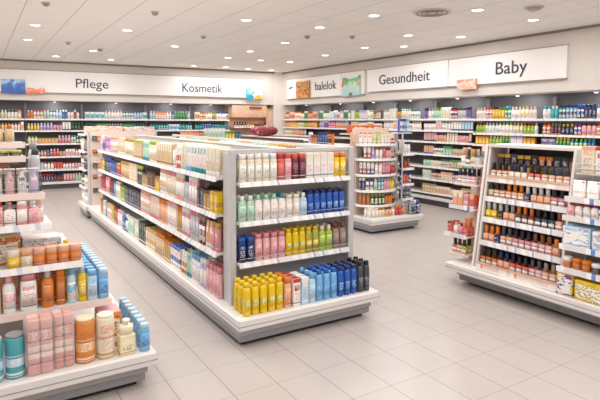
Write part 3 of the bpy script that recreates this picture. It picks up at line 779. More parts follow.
def price_shelf(t, x0, x1, y0, y1, z, rail=RAIL, front='x-', lip=.032):
    s = pbox('shelf', t, x0, y0, z - .022, x1, y1, z, WHITE, .003)
    if front == 'x-': hexa_r = [(x0 - .022, y0, z - lip), (x0 - .002, y0, z - lip), (x0 - .002, y1, z - lip), (x0 - .022, y1, z - lip), (x0 - .012, y0, z + .004), (x0 - .002, y0, z + .004), (x0 - .002, y1, z + .004), (x0 - .012, y1, z + .004)]
    elif front == 'y-': hexa_r = [(x0, y0 - .022, z - lip), (x1, y0 - .022, z - lip), (x1, y0 - .002, z - lip), (x0, y0 - .002, z - lip), (x0, y0 - .012, z + .004), (x1, y0 - .012, z + .004), (x1, y0 - .002, z + .004), (x0, y0 - .002, z + .004)]
    else: hexa_r = [(x1 + .002, y0, z - lip), (x1 + .022, y0, z - lip), (x1 + .022, y1, z - lip), (x1 + .002, y1, z - lip), (x1 + .002, y0, z + .004), (x1 + .012, y0, z + .004), (x1 + .012, y1, z + .004), (x1 + .002, y1, z + .004)]
    bm = new_bm(); hexa(bm, hexa_r); part('price_rail', bm, rail, s)
    return s
for z in SIDEZ:
    price_shelf(t, -.585, -.014, .48, L1 - .045, z)
    price_shelf(t, .014, .585, .48, L1 - .045, z, front='x+')
for z in ENDZ:
    s = price_shelf(t, -.50, .515, .265, .443, z, front='y-')
    bm = new_bm(); tube(bm, [(-.495, .262, z + .004), (-.495, .262, z + .032), (.51, .262, z + .032), (.51, .262, z + .004)], .0022, seg=5)
    part('wire_guard', bm, STEEL, s)

# end display products (front, left to right)
FE = Frame(GX, GY, 0)
GE = 'products on the gondola end display'
ex0, ex1 = -.49, .512
row(FE, ex0 + .005, ex1, .30, ENDZ[2], 'flask:cream:white:5:1.06 flask:salmon:red:1:1.04 flask:pink:salmon:1:1.04 flask:wine:salmon:2:1.02 carton:white:cream:4:1.07 flask:yellow:orange:2:1.0', 'top shelf of gondola end', GE, rows=2, pitch_y=.07, gap=.0052)
row(FE, ex0, ex1, .30, ENDZ[1], 'shampoo:mint:white:2:.98 shampoo:white:mint:3:.98 shampoo:white:teal:1:.98 flask:white:cream:2:.9 shampoo:ice:white:1:.93 squeeze:blue:navy:7:.82', 'second shelf of gondola end', GE, rows=2, pitch_y=.07, gap=.006)
row(FE, ex0, ex1, .30, ENDZ[0], 'flask:navy:blue:2:.95 flask:pink:rose:4:1.03 squeeze:yellow:yellow:3:.9 squeeze:olive:yellow:2:.88 shampoo:lime:cream:2:1.05 shampoo:taupe:brown:2:1.08 shampoo:charcoal:black:2:1.08', 'third shelf of gondola end', GE, rows=2, pitch_y=.07, gap=.0075)
row(FE, -.565, .60, .068, .22, 'squeeze:yellow:yellow:5 flask:peach:orange:1:1.15 carton:white:red:1:1.12 carton:ice:white:1:1.1 shampoo:ice:skyblue:1:1.18 squeeze:skyblue:blue:3 squeeze:blue:navy:3 squeeze:charcoal:black:4:1.05', 'bottom deck of gondola end', GE, rows=3, pitch_y=.07, gap=.0105)

# long side facing left (its frame runs from the far end to the near end)
FS = Frame(1.545, GY + L1 - .06, -PI / 2)
SL = L1 - .06 - .49                                   # usable length
GS = 'products on the long side of the gondola'
half = lambda a: (lambda cx, r: cx > a)
kw = dict(rows=2, pitch_y=.09, side='right', gap=.010, hmul=1.13)
row(FS, .04, SL, .035, SIDEZ[2], 'carton:purple:lilac:3:.8 carton:lilac:magenta:4:.85 flask:pink:peach:6 tube:beige:cream:6 flask:cream:gold:6 carton:beige:olive:5 tube:mint:teal:4 flask:cream:lime:4 carton:beige:cream:7:1.0 pump:white:cream:1:1 tube:white:salmon:2:1.1 tube:cream:mint:2:1.12 tube:white:skyblue:2:1.14 tube:white:teal:5:1.14 tube:cream:white:4:1.1',
    'top side shelf of gondola', GS, rowmax=half(SL - 1.0), hmax=.235, **kw)
row(FS, .04, SL, .035, SIDEZ[1], 'flask:navy:blue:6:.9 carton:blue:navy:5:.85 carton:red:yellow:3:.8 flask:beige:gold:6:.95 carton:cream:beige:5 flask:charcoal:lime:3:.95 carton:gold:black:3:.7 carton:brown:cocoa:4:.85 carton:yellow:brown:2:.72 flask:white:peach:3:1.12 flask:cream:rose:4:1.1 flask:peach:white:3:1.12 lotion:silver:charcoal:2:1.1 flask:pink:white:3:1.12 carton:charcoal:cocoa:2:.8 carton:gold:cocoa:2:.75 carton:yellow:gold:2:.8',
    'second side shelf of gondola', GS, rowmax=half(SL - 1.6), hmax=.245, **kw)
row(FS, .04, SL, .035, SIDEZ[0], 'flask:purple:navy:4:1 carton:red:wine:4:.95 flask:pink:rose:4:1 carton:wine:red:3:.9 flask:skyblue:blue:2:1 flask:cream:beige:4:1 carton:lime:forest:3:1 carton:navy:charcoal:6:.95 carton:charcoal:black:4:1.0 flask:pink:peach:5:1.12 tube:cream:rose:5:1.1 flask:peach:orange:4:1.05 flask:white:pink:4:1.1 flask:gold:orange:2:1.05 flask:rose:white:3:1.12 flask:silver:rose:3:1.15 flask:wine:taupe:2:1.08 tube:peach:white:2:1.05 flask:rose:gold:2:1.02',
    'third side shelf of gondola', GS, rowmax=half(SL - 1.9), hmax=.26, **kw)
row(FS, -.02, SL + .012, .04, .22, 'flask:red:navy:2:1.05 carton:navy:black:2:1.1 carton:orange:brown:4:1.1 flask:mint:cream:2:1 tube:skyblue:teal:2:.95 flask:pink:peach:4:1 carton:lime:yellow:2:1 flask:salmon:wine:3:1.05 flask:white:pink:4:1 carton:blue:skyblue:2:1 flask:purple:white:2:1 carton:mint:white:4:1 flask:cream:white:3:1 carton:forest:charcoal:4:1.15 carton:cream:gold:5:1.05 flask:beige:orange:4:1.05 carton:gold:amber:3:1.0 carton:white:blue:4:1 tube:cream:orange:2:1 tube:mint:teal:2:1.05 flask:white:skyblue:3:1.1 flask:lilac:white:2:1.1 flask:pink:rose:4:1.1',
    'bottom side deck of gondola', GS, rows=3, pitch_y=.07, side='right', gap=.010, rowmax=half(SL - 2.6), hmul=1.1)
# backs of the goods on the far side, seen over the spine
FX = Frame(2.72, GY + .50, PI / 2)
row(FX, .02, 4.1, .068, SIDEZ[2], 'tube:white:cream:5 tube:mint:teal:4 flask:cream:gold:5 tube:yellow:gold:3 flask:white:mint:5 tube:beige:cream:5', 'far-side top shelf of gondola', 'products on the far side of the gondola', near=False, side='left', gap=.012)

# ------------------------------------------------------------------ gondola behind it, at the left
PX, PY = 2.11, 8.90
t = thing('gondola_shelf', 'short gondola behind the centre one, with beige pegboard end panel', 'shelf', (PX, PY, 0), 0)
stepped_base(t, -.64, 0, .64, .72)
pbox('end_panel', t, -.535, .05, .221, .52, .075, 1.42, plain('E6D3C6', .5))
pbox('end_post', t, -.575, .04, .221, -.537, .10, 1.44, UP, .005); pbox('end_post', t, .522, .04, .221, .56, .10, 1.44, UP, .005)
pbox('spine_panel', t, -.30, .0765, .221, -.28, .70, 1.355, BACK)
for z in (.5, .8, 1.1, 1.38):
    price_shelf(t, -.60, -.302, .105, .69, z)
pbox('top_board', t, -.299, .106, 1.365, .55, .69, 1.38, WHITE)
FG = Frame(PX - .60, PY + .68, -PI / 2)
for z, sp, nm in ((.22, 'flask:white:cream:3 flask:silver:white:4', 'bottom'), (.5, 'flask:charcoal:black:3 flask:cream:beige:4', 'second'), (.8, 'flask:cream:taupe:4 flask:charcoal:grey:4', 'third'), (1.1, 'flask:white:cream:4 tube:taupe:charcoal:4', 'fourth')):
    row(FG, .01, .56, .035, z, sp, '%s shelf of pegboard gondola' % nm, 'products on the gondola behind', near=False, side='right')
FG0 = Frame(PX, PY, 0)
hook_mesh = None
def peg_packs():
    cols = [('charcoal', 'black'), ('peach', 'amber'), ('cocoa', 'orange'), ('rose', 'white')]
    k = 0
    for rw, z in enumerate((1.27, 1.05, .83, .64, .42)):
        for cidx, x in enumerate((-.475, -.40)):
            P = proto('carton', cols[(k) % 4][0], cols[k % 4][1], False, .42); k += 1
            o = put(P, FG0.at(x, .014, z), 0, 'hung %s pack' % cols[(k-1) % 4][0], 'row %s of pegboard end panel' % ['one', 'two', 'three', 'four', 'five'][rw], 'small packs hung on the pegboard', 0, x)
            o.name = 'hanging_pack'
peg_packs()
def display_box(name, F, x0, x1, y0, y1, z0, z1, base, inks, label, lid=None, group=None, cat='box', scale=18):
    mid = (x0 + x1) / 2
    b = thing(name, label, cat, F.at(mid, y0, z0), F.rz, group)
    bm = new_bm(); box(bm, x0 - mid, 0, 0, x1 - mid, y1 - y0, z1 - z0, 0, .004); part('body', bm, printed(base, inks, scale, .5), b)
    bm = new_bm(); box(bm, x0 - mid + .004, .004, z1 - z0, x1 - mid - .004, y1 - y0 - .004, z1 - z0 + .006, 0, .001); part('lid', bm, plain(lid or base, .5), b)
    bm = new_bm(); box(bm, x0 - mid + .012, -.003, (z1 - z0) * .12, x1 - mid - .012, -.0006, (z1 - z0) * .82); part('front_print', bm, printed('white', inks, scale * 1.4, .45), b)
    return b
display_box('display_box', FG0, -.58, .0, .12, .34, 1.3812, 1.50, 'cream', ['orange', 'white', 'peach'], 'long cream display box with orange print on top of pegboard gondola', group='boxes on the pegboard gondola')
display_box('display_box', FG0, .02, .54, .12, .34, 1.3812, 1.49, 'white', ['orange', 'lilac', 'cream'], 'long white display box right of the cream one on pegboard gondola', group='boxes on the pegboard gondola')

# ------------------------------------------------------------------ low gondola seen over the top of the centre one
t = thing('gondola_shelf', 'gondola seen over the centre one, topped with white and mint packs', 'shelf', (3.65, 8.9, 0), 0)
stepped_base(t, -.62, 0, .85, 2.2)
pbox('spine_panel', t, -.55, .40, .221, .78, .42, 1.24, BACK)
for x in (-.58, .78): pbox('end_post', t, x - .03, .05, .221, x + .03, .4, 1.26, UP, .005)
for z in (.6, .93, 1.25): price_shelf(t, -.548, .748, .08, .398, z, front='y-')
FT = Frame(3.65, 8.9, 0)
row(FT, -.53, .72, .13, 1.25, 'box:white:orange:2:.95 box:cream:salmon:1:.95 box:orange:gold:1:.85 carton:mint:white:6:1.15 carton:yellow:green:3:.85 carton:teal:navy:3:.8', 'top of gondola behind centre one', 'packs on the gondola behind', near=False)

# ------------------------------------------------------------------ gondola with rounded end, right of centre
t = thing('gondola_shelf', 'gondola with rounded shelves at its end, right of the centre gondola', 'shelf', (5.2, 5.60, 0), 0)
ROUND = t
stepped_base(t, -.50, 0, .50, 4.6)
def arc(cx, cy, rx, ry, a0, a1, n=18): return [(cx + rx * math.cos(math.radians(a0 + (a1 - a0) * k / n)), cy + ry * math.sin(math.radians(a0 + (a1 - a0) * k / n))) for k in range(n + 1)]
RX, RY_, CX, CY = .345, .25, -.125, .40
CURVEZ = [.385, .60, .83, 1.06, 1.275]
for z in CURVEZ:
    pl = arc(CX, CY, RX, RY_, 180, 360)
    bm = new_bm(); prism(bm, pl + [(CX + RX, CY + .06), (CX - RX, CY + .06)], z - .018, z); s = part('shelf', bm, WHITE, t)
    o_ = arc(CX, CY, RX + .013, RY_ + .013, 180, 360); i_ = arc(CX, CY, RX + .002, RY_ + .002, 180, 360)
    bm = new_bm(); prism(bm, o_ + i_[::-1], z - .03, z + .006); part('price_rail', bm, RAILW, s)
pbox('end_panel', t, CX - RX + .03, CY + .062, .221, CX + RX, CY + .09, 1.42, plain('D8C3BB', .45))
pbox('side_post', t, CX + RX + .015, .20, .221, CX + RX + .033, .222, 1.44, plain('C9C4C2', .35), .003)
pbox('side_post', t, CX - RX - .01, CY + .10, .221, CX - RX + .05, CY + .16, 1.44, plain('E0B49C', .4), .004)
pbox('spine_panel', t, .0, CY + .1, .221, .02, 4.5, 1.23, BACK)
pbox('header_panel', t, CX - RX, CY + .092, 1.30, CX + RX, CY + .12, 1.50, plain('E6C9BC', .45), .003)
for z in (.44, .66, .9, 1.12):                            # right-hand section, set back
    price_shelf(t, CX + RX + .042, .49, .22, .56, z, front='y-')
pbox('section_back', t, CX + RX + .042, .561, .221, .48, .58, 1.42, plain('BFC0C6', .45))
for z in (.6, .92):
    price_shelf(t, -.47, -.002, CY + .18, 4.4, z)
price_shelf(t, -.47, -.002, CY + .18, 1.82, 1.235)
price_shelf(t, -.47, -.002, 1.86, 4.4, 1.285, rail=plain('4A3026', .45))
FC = Frame(5.2, 5.60, 0)
def curve_row(z, spec, place, ws=.82):
    """products standing along the rounded front edge, each facing outwards"""
    runs = parse(spec); i = 0; th = math.radians(184)
    ax, ay = RX - .036, RY_ - .036
    while i < 200:
        form, body, cap, n, hs = runs[i % len(runs)]; i += 1
        P = proto(form, body, cap, True, hs); w = P['w'] * ws
        for k in range(n):
            sp_ = lambda t_: math.hypot(ax * math.sin(t_), ay * math.cos(t_))
            half_ = (w + .011) / 2
            mid_ = th + half_ / max(sp_(th), .12); end_ = mid_ + half_ / max(sp_(mid_), .12)
            if end_ > math.radians(357): return
            x, y = CX + ax * math.cos(mid_), CY + ay * math.sin(mid_)
            nx, ny = math.cos(mid_) / ax, math.sin(mid_) / ay
            o = put(P, FC.at(x, y, z), math.atan2(ny, nx) + PI / 2, look_of(form, body, cap, hs), place, 'products on the rounded gondola end', 0, mid_)
            o.scale = (ws, ws, 1); th = end_
GCC = 'products on the rounded gondola end'
curve_row(CURVEZ[4], 'carton:white:orange:3:.9 carton:cream:lime:2:.95 carton:white:yellow:3:.9 tube:white:red:6:.85', 'top rounded shelf')
curve_row(CURVEZ[3], 'carton:forest:brown:1:.7 tube:pink:red:2:.95 lotion:lilac:white:1:.95 flask:white:salmon:2:.85 tube:salmon:rose:1:.9 lotion:pink:charcoal:2:.85 tube:peach:black:3:.85', 'second rounded shelf')
curve_row(CURVEZ[2], 'tube:skyblue:red:2:.95 tube:lilac:purple:2:.95 flask:white:pink:2:.9 tube:pink:magenta:3:.95 lotion:red:white:3:.9 lotion:orange:red:2:.85', 'third rounded shelf')
curve_row(CURVEZ[1], 'can:navy:white:2:.9 lotion:white:navy:2:.9 shampoo:mint:white:1:.9 can:teal:skyblue:2:.9 lotion:pink:lilac:2:.9 lotion:yellow:olive:3:.85', 'fourth rounded shelf')
curve_row(CURVEZ[0], 'lotion:amber:olive:3:.9 lotion:forest:lime:4:.9 lotion:orange:forest:3:.85 jar:cocoa:orange:3:1.5', 'fifth rounded shelf')
row(FC, CX - RX - .01, CX + RX, .13, .22, 'flask:white:cream:3:.95 lotion:cream:orange:2:.8 lotion:peach:charcoal:2:.8 flask:cream:peach:1:.8 lotion:red:orange:2:.75 lotion:orange:red:2:.75', 'deck of rounded gondola', GCC, near=False, rows=2, pitch_y=.07, hmax=.13)
row(FC, .245, .485, .262, 1.12, 'carton:ice:white:1:.95 shampoo:white:navy:2:.9', 'top right-hand shelf beside rounded shelves', GCC, near=False)
row(FC, .245, .485, .262, .9, 'jar:black:charcoal:1:1.4 lotion:red:green:2:.7', 'second right-hand shelf beside rounded shelves', GCC, near=False)
row(FC, .245, .485, .262, .66, 'can:blue:navy:1:.95 lotion:salmon:brown:2:.85', 'third right-hand shelf beside rounded shelves', GCC, near=False)
row(FC, .245, .485, .262, .44, 'can:navy:lilac:2:.85 carton:charcoal:grey:1:.95', 'fourth right-hand shelf beside rounded shelves', GCC, near=False)
t2 = thing('display_shelf', 'clear shelf tray on top of rounded gondola at its right', 'shelf', FC.at(.36, .3, 1.421), 0)
pbox('tray', t2, -.12, -.06, 0, .115, .25, .012, WHITE, .002); pbox('tray_back', t2, -.12, .235, .013, .115, .25, .10, CLEAR, .002)
row(FC, .245, .475, .30, 1.433, 'carton:white:blue:1:1.15 carton:ice:blue:1:1.15 carton:white:skyblue:1:1.15', 'tray on top of rounded gondola', GCC, near=False)
# wire basket of blue packs on the deck corner
b = thing('wire_basket', 'dark wire basket with packs on right deck corner of rounded gondola', 'basket', FC.at(.372, .10, .2205), 0); b.scale = (.88, .88, 1)
bm = new_bm()
for z in (.006, .06, .115, .165):
    k = .1 + z * .15
    tube(bm, [(-k, -k*.8, z), (k, -k*.8, z), (k, k*.8, z), (-k, k*.8, z), (-k, -k*.8, z)], .003, seg=5)
for u in (-.8, -.4, 0, .4, .8):
    for sy in (-1, 1): tube(bm, [(u*.1, sy*.08, .006), (u*.125, sy*.1, .165)], .0022, seg=4)
    tube(bm, [(u*.1, -.08, .006), (u*.1, .08, .006)], .0022, seg=4)
part('wire_frame', bm, plain('3A3A42', .4, .5), b)
row(Frame(5.569, 5.70, 0), -.085, .09, -.035, .2305, 'carton:charcoal:silver:1:.95 can:skyblue:white:1:1 can:navy:blue:1:1', 'inside the dark wire basket', 'packs in the wire basket', near=False, rows=2, pitch_y=.068, gap=.004)
# left side of that gondola: only its top tier shows over the centre gondola
FL = Frame(5.2 - .47, 5.60 + 4.35, -PI / 2)
row(FL, 2.56, 3.28, .05, 1.235, 'carton:lilac:white:2:1 carton:orange:brown:3:.75 carton:blue:navy:4:1 carton:cocoa:orange:2:.9',
    'top side shelf of rounded gondola', 'cartons on the side of the rounded gondola', near=False, side='right')
display_box('display_box', FC, CX - RX + .06, CX + RX - .1, CY + .16, CY + .34, 1.4208, 1.54, 'orange', ['red', 'salmon', 'amber'], 'flat orange-red box on top of rounded gondola', lid='salmon')
pbox('top_board', ROUND, -.42, CY + .13, 1.40, .40, CY + .50, 1.42, plain('E2CBBF', .45))
# wine-red cushion-like pack lying on the far end
pz = thing('cushion_pack', 'large wine-red cushion pack lying on the far end of rounded gondola', 'pack', (5.17, 9.70, 1.2865), .05)
bm = new_bm()
for k in range(9):
    pass
secs = []
for i in range(9):
    u = i / 8; s = math.sin(PI * u) ** .5 if 0 < u < 1 else 0
    secs.append((-.33 + .66 * u, .05 + .33 * s, .02 + .2 * s, 2.6))
loft(bm, secs, 0, 16)
for v in bm.verts:
    x, y, z = v.co; v.co = (z, x, y + .11)
part('cover', bm, printed('8C2F33', ['wine', 'B5524C', 'rose'], 14, .5, (1, 1, 1), .52), pz)
bm = new_bm(); tube(bm, [(-.33, -.02, .11), (-.38, -.03, .13), (-.38, .03, .13), (-.33, .02, .11)], .008); part('tie_cord', bm, plain('7A2C30', .6), pz)
pbox('top_board', ROUND, .001, 1.86, 1.262, .46, 4.4, 1.285, plain('4A3026', .45))

# ------------------------------------------------------------------ A-frame fixture with perfumes at the right
AX = lambda z: 3.998 + .144 * z
t = thing('slanted_shelf', 'slanted pink and white fragrance fixture at right with dark shelf bays', 'shelf', (AX(0), 3.30, 0), -PI / 2)
# local x = 3.30 - Y (right as seen), local y = X - AX(0)
YL, YR = -.25, 1.85
LEAN = .144
def deck_g3(t):
    pbox('toe_kick', t, YL + .12, .14, 0, YR, 1.1, .034, TOE)
    pbox('plinth', t, YL + .06, .06, .035, YR, 1.2, .085, KICK, .004)
    pbox('plinth_band', t, YL + .04, .045, .086, YR, 1.22, .14, GREYM, .004)
    d = pbox('deck', t, YL, -.075, .141, YR, 1.25, .22, WHITE, .010)
    pbox('edge_strip', d, YL - .001, -.077, .175, YR, -.074, .180, plain('8E90A6', .3))
    for a, b_ in ((.09, .33), (.75, 1.0)):
        pbox('deck_ticket', d, a, -.05, .2201, b_, -.012, .2215, plain('C9C5C3', .3))
deck_g3(t)
def slanted(name, parent, x0, x1, y0, y1, z0, z1, mat, label=None, sub=None):
    bm = new_bm(); o0, o1 = LEAN * z0, LEAN * z1
    hexa(bm, [(x0, y0+o0, z0), (x1, y0+o0, z0), (x1, y1+o0, z0), (x0, y1+o0, z0), (x0, y0+o1, z1), (x1, y0+o1, z1), (x1, y1+o1, z1), (x0, y1+o1, z1)])
    return part(name, bm, mat, parent, label)
slanted('side_panel', t, -.20, -.015, .175, .30, .221, 1.375, PINKP)
slanted('side_panel', t, -.012, .012, -.01, .32, .221, 1.39, plain('EFE3DC', .35))
slanted('upright', t, .028, .046, -.005, .02, .221, 1.36, WHITE)
slanted('back_panel', t, .03, .86, .30, .32, .221, 1.36, plain('3B3432', .5))
slanted('upright', t, .862, .884, -.01, .30, .221, 1.37, plain('D9D3CF', .35))
slanted('back_panel', t, .886, YR, .30, .32, .221, 1.36, plain('A9A4A2', .5))
slanted('back_panel', t, -.33, -.201, .24, .26, .221, 1.22, plain('D9C3BA', .5))
pbox('top_board', t, .014, LEAN * 1.37 - .01, 1.362, .862, LEAN * 1.37 + .33, 1.392, plain('E4DCD6', .4), .003)
G3Z = [.25, .472, .69, .886, 1.07]
for i, z in enumerate(G3Z):
    o = LEAN * z
    s = pbox('shelf', t, .05, o + .004, z - .02, .858, o + .29, z, plain('D8D0CA', .4))
    bm = new_bm(); hexa(bm, [(.05, o - .014, z - .035), (.858, o - .014, z - .035), (.858, o + .003, z - .035), (.05, o + .003, z - .035), (.05, o - .008, z + .012), (.858, o - .008, z + .012), (.858, o + .003, z + .012), (.05, o + .003, z + .012)])
    part('price_rail', bm, RAILP if i in (0, 4) else RAIL, s)
    if i in (0, 4):
        pbox('peach_strip', s, .05, o - .020, z + .013, .858, o - .012, z + .03, plain('E4B394', .4))
F3 = Frame(AX(0), 3.30, -PI / 2)
G3G = 'fragrance testers on the slanted fixture'
bayn = lambda k: '%s bay shelf of fragrance fixture' % k
row(F3, .055, .85, LEAN*1.07 + .045, 1.07, 'scent:peach:black:3:.9 scent:cream:navy:3:.9 scent:salmon:cocoa:2:.9 scent:peach:charcoal:4:.9', bayn('top'), G3G, hmul=1.22, hmax=.158, gap=.012)
row(F3, .055, .85, LEAN*1.07 + .16, 1.07, 'carton:cocoa:gold:2:1.22 carton:black:charcoal:1:1.25 carton:black:gold:2:1.2 carton:cocoa:black:1:1.25 carton:black:amber:2:1.2 carton:charcoal:black:2:1.22 carton:amber:cocoa:1:1.2', bayn('top back'), G3G, gap=.009)
row(F3, .055, .85, LEAN*.886 + .045, .886, 'scent:beige:forest:1 scent:peach:cocoa:2 scent:peach:amber:3 scent:navy:silver:1 scent:peach:silver:3 scent:rose:black:2', bayn('second'), G3G, hmul=1.22, hmax=.145, rows=2, pitch_y=.09, gap=.010)
row(F3, .055, .85, LEAN*.69 + .045, .69, 'scent:yellow:silver:2 scent:cocoa:silver:1 scent:peach:grey:2 scent:charcoal:amber:2 scent:wine:amber:1 scent:charcoal:black:3 scent:peach:brown:2', bayn('third'), G3G, hmul=1.22, hmax=.154, rows=2, pitch_y=.09, gap=.010)
row(F3, .055, .85, LEAN*.472 + .045, .472, 'scent:peach:orange:2:.9 scent:navy:orange:1:.95 scent:peach:charcoal:2:1.1 scent:rose:black:3:1.1 scent:pink:brown:3:1.1', bayn('fourth'), G3G, hmul=1.22, hmax=.158, rows=2, pitch_y=.09, gap=.010)
row(F3, .055, .85, LEAN*.25 + .045, .25, 'scent:amber:cocoa:3:1 scent:peach:navy:2:1 scent:salmon:black:3:1.05 scent:pink:charcoal:2:1.05 scent:peach:taupe:2:1.1', bayn('bottom'), G3G, hmul=1.22, hmax=.158, rows=2, pitch_y=.09, gap=.010)
# narrow trays on the left of the pink panel
TR = [(.30, -.29, -.10), (.472, -.37, -.10), (.752, -.35, -.05), (.985, -.33, -.055), (1.18, -.31, .0 - .016)]
for i, (z, x0, x1) in enumerate(TR):
    o = LEAN * z
    s = pbox('tray', t, x0, o - .03, z - .016, x1, o + .165, z, plain('E9D8CF', .35), .003)
    pbox('tray_lip', s, x0, o - .038, z - .02, x1, o - .031, z + .022, RAILB if i in (1, 2) else CLEAR)
TG = 'testers on the side trays of the fragrance fixture'
trn = lambda k: '%s side tray of fragrance fixture' % k
row(F3, -.305, -.02, LEAN*1.18 + .03, 1.18, 'scent:cream:peach:1:1.2 scent:black:charcoal:1:1.1 scent:beige:gold:1:1.1 scent:silver:grey:2:1', trn('top'), TG, rows=2, pitch_y=.065, gap=.004)
row(F3, -.325, -.06, LEAN*.985 + .03, .985, 'scent:peach:charcoal:1:1.1 scent:silver:black:1:1.1 scent:pink:black:2:1.1 scent:peach:amber:1:1.1', trn('second'), TG, rows=2, pitch_y=.065, gap=.004)
row(F3, -.345, -.055, LEAN*.752 + .03, .752, 'carton:peach:cream:2:.78 carton:rose:pink:1:.7 carton:salmon:peach:1:.75', trn('third'), TG, rows=2, pitch_y=.065, gap=.008)
row(F3, -.365, -.11, LEAN*.472 + .03, .472, 'carton:salmon:brown:1:.65 lotion:white:peach:1:.65 lotion:rose:brown:1:.65 scent:salmon:orange:1:1.3', trn('fourth'), TG, rows=2, pitch_y=.065, gap=.006)
row(F3, -.285, -.105, LEAN*.30 + .03, .30, 'scent:salmon:black:1:1.1 scent:peach:cocoa:1:1.1 scent:olive:black:1:1.1', trn('bottom'), TG, rows=2, pitch_y=.065, gap=.004)
# right-hand bay with boxes and baskets
for i, z in enumerate((.44, .62, .85, 1.0)):
    o = LEAN * z
    s = pbox('shelf', t, .89, o - .10, z - .02, YR, o + .29, z, plain('E0D6D0', .4))
    pbox('price_rail', s, .89, o - .118, z - .035, YR, o - .101, z + .008, RAILB)
RG = 'boxes in the right bay of the fragrance fixture'
rb = lambda k: '%s shelf of fixture right bay' % k
row(F3, .90, 1.27, LEAN*1.0 - .02, 1.0, 'pouch:white:magenta:2:.8 carton:blue:red:2:.75 pouch:pink:blue:2:.75', rb('top'), RG)
row(F3, .90, 1.27, LEAN*.85 - .05, .85, 'lotion:pink:red:1:.6 lotion:white:red:3:.6 lotion:white:blue:1:.6 carton:white:grey:2:.65 lotion:white:green:2:.6', rb('second'), RG)
row(F3, .905, 1.27, LEAN*.44 - .04, .44, 'jar:amber:white:1:1.2 jar:amber:orange:2:1.2 jar:cocoa:white:2:1.1', rb('bottom'), RG)
display_box('gift_set_box', F3, .90, 1.12, LEAN*.62 - .09, LEAN*.62 + .1, .6208, .77, 'ice', ['white', 'skyblue', 'rose'], 'pale blue and white gift box on third shelf of right bay', group='large boxes in the right bay')
display_box('gift_set_box', F3, 1.135, 1.36, LEAN*.62 - .09, LEAN*.62 + .1, .6208, .76, 'white', ['skyblue', 'silver', 'rose'], 'white gift box beside the pale blue one at right frame edge', group='large boxes in the right bay')
display_box('display_box', F3, .89, 1.02, -.045, .10, .2218, .39, 'yellow', ['white', 'blue', 'red'], 'upright yellow and white box on deck at right', group='yellow boxes on the right deck')
display_box('display_box', F3, 1.04, 1.26, -.045, .14, .2218, .37, 'yellow', ['olive', 'gold', 'white'], 'wide yellow box on deck beside the upright one', group='yellow boxes on the right deck')
display_box('display_box', F3, 1.275, 1.5, -.045, .14, .2218, .38, 'gold', ['yellow', 'olive', 'white'], 'golden-yellow box on deck at right frame edge', group='yellow boxes on the right deck')
# wire basket tray with tall white cartons above
b = thing('wire_basket', 'shallow white wire basket high on right bay of the fragrance fixture', 'basket', F3.at(1.22, LEAN*1.2 + .10, 1.18), F3.rz)
bm = new_bm()
for z in (.004, .045, .085): tube(bm, [(-.30, -.14, z), (.30, -.14, z), (.30, .14, z), (-.30, .14, z), (-.30, -.14, z)], .0035, seg=5)
for k in range(13):
    x = -.30 + .05 * k
    tube(bm, [(x, -.14, .085), (x, -.14, .004), (x, .14, .004), (x, .14, .085)], .0022, seg=4)
part('wire_frame', bm, plain('CFCBC9', .35, .4), b)
bm = new_bm(); box(bm, -.295, -.135, .0065, .295, .135, .012); part('liner', bm, plain('DDD9D8', .4), b)
row(F3, .94, 1.28, LEAN*1.2 + .02, 1.193, 'box:cream:peach:1:1.35 box:white:red:1:1.35 box:white:peach:2:1.35', 'wire basket of right bay', 'cartons in the wire basket')

# ------------------------------------------------------------------ stepped display at the lower left
t = thing('display_shelf', 'white stepped display stand at lower left loaded with bath products', 'shelf', (.27, 3.03, 0), 0)
def stand(t):
    stepped_base(t, -.617, 0, .617, 1.5)
stand(t)
TIERS = [(.50, .27, .415, 1.25, .615), (.755, .29, .26, 1.20, .615), (1.0, .30, .095, 1.15, .615), (1.175, .33, .065, 1.10, .615), (1.385, .47, -.02, 1.05, .74), (1.455, .76, .0, 1.05, 1.0)]
# (z, front y, right end, depth of the return, back y)
pbox('core', t, -.30, .62, .221, -.05, .735, 1.36, plain('B9B1AC', .5))
pbox('core', t, -.30, .745, .221, -.05, 1.0, 1.43, plain('B9B1AC', .5))
for i, (z, y0, xr, y1, yb) in enumerate(TIERS):
    xl = -max(xr, .25) - .12
    s = pbox('shelf', t, xl, y0, z - .018, xr, yb, z, WHITE, .003)
    if i < 2: pbox('shelf_return', s, -.049, .6165, z - .018, xr, y1, z, WHITE)
    bm = new_bm()
    hexa(bm, [(xl, y0 - .016, z - .032), (xr, y0 - .016, z - .032), (xr, y0 - .001, z - .032), (xl, y0 - .001, z - .032), (xl, y0 - .010, z + .005), (xr, y0 - .010, z + .005), (xr, y0 - .001, z + .005), (xl, y0 - .001, z + .005)])
    part('price_rail', bm, RAILW if i in (1, 2) else plain('E8D2C8', .35), s)
FD = Frame(.27, 3.03, 0)
DX = lambda X: X - .27
GD = 'products on the stepped display'
dn = lambda k: '%s tier of stepped display' % k
row(FD, -.30, -.005, .80, 1.455, 'lotion:cream:beige:2:.62 lotion:beige:amber:2:.62 lotion:cream:gold:1:.6', dn('top'), GD)
row(FD, -.25, -.03, .517, 1.385, 'jar:forest:olive:4:.5', dn('fifth'), GD, gap=.002)

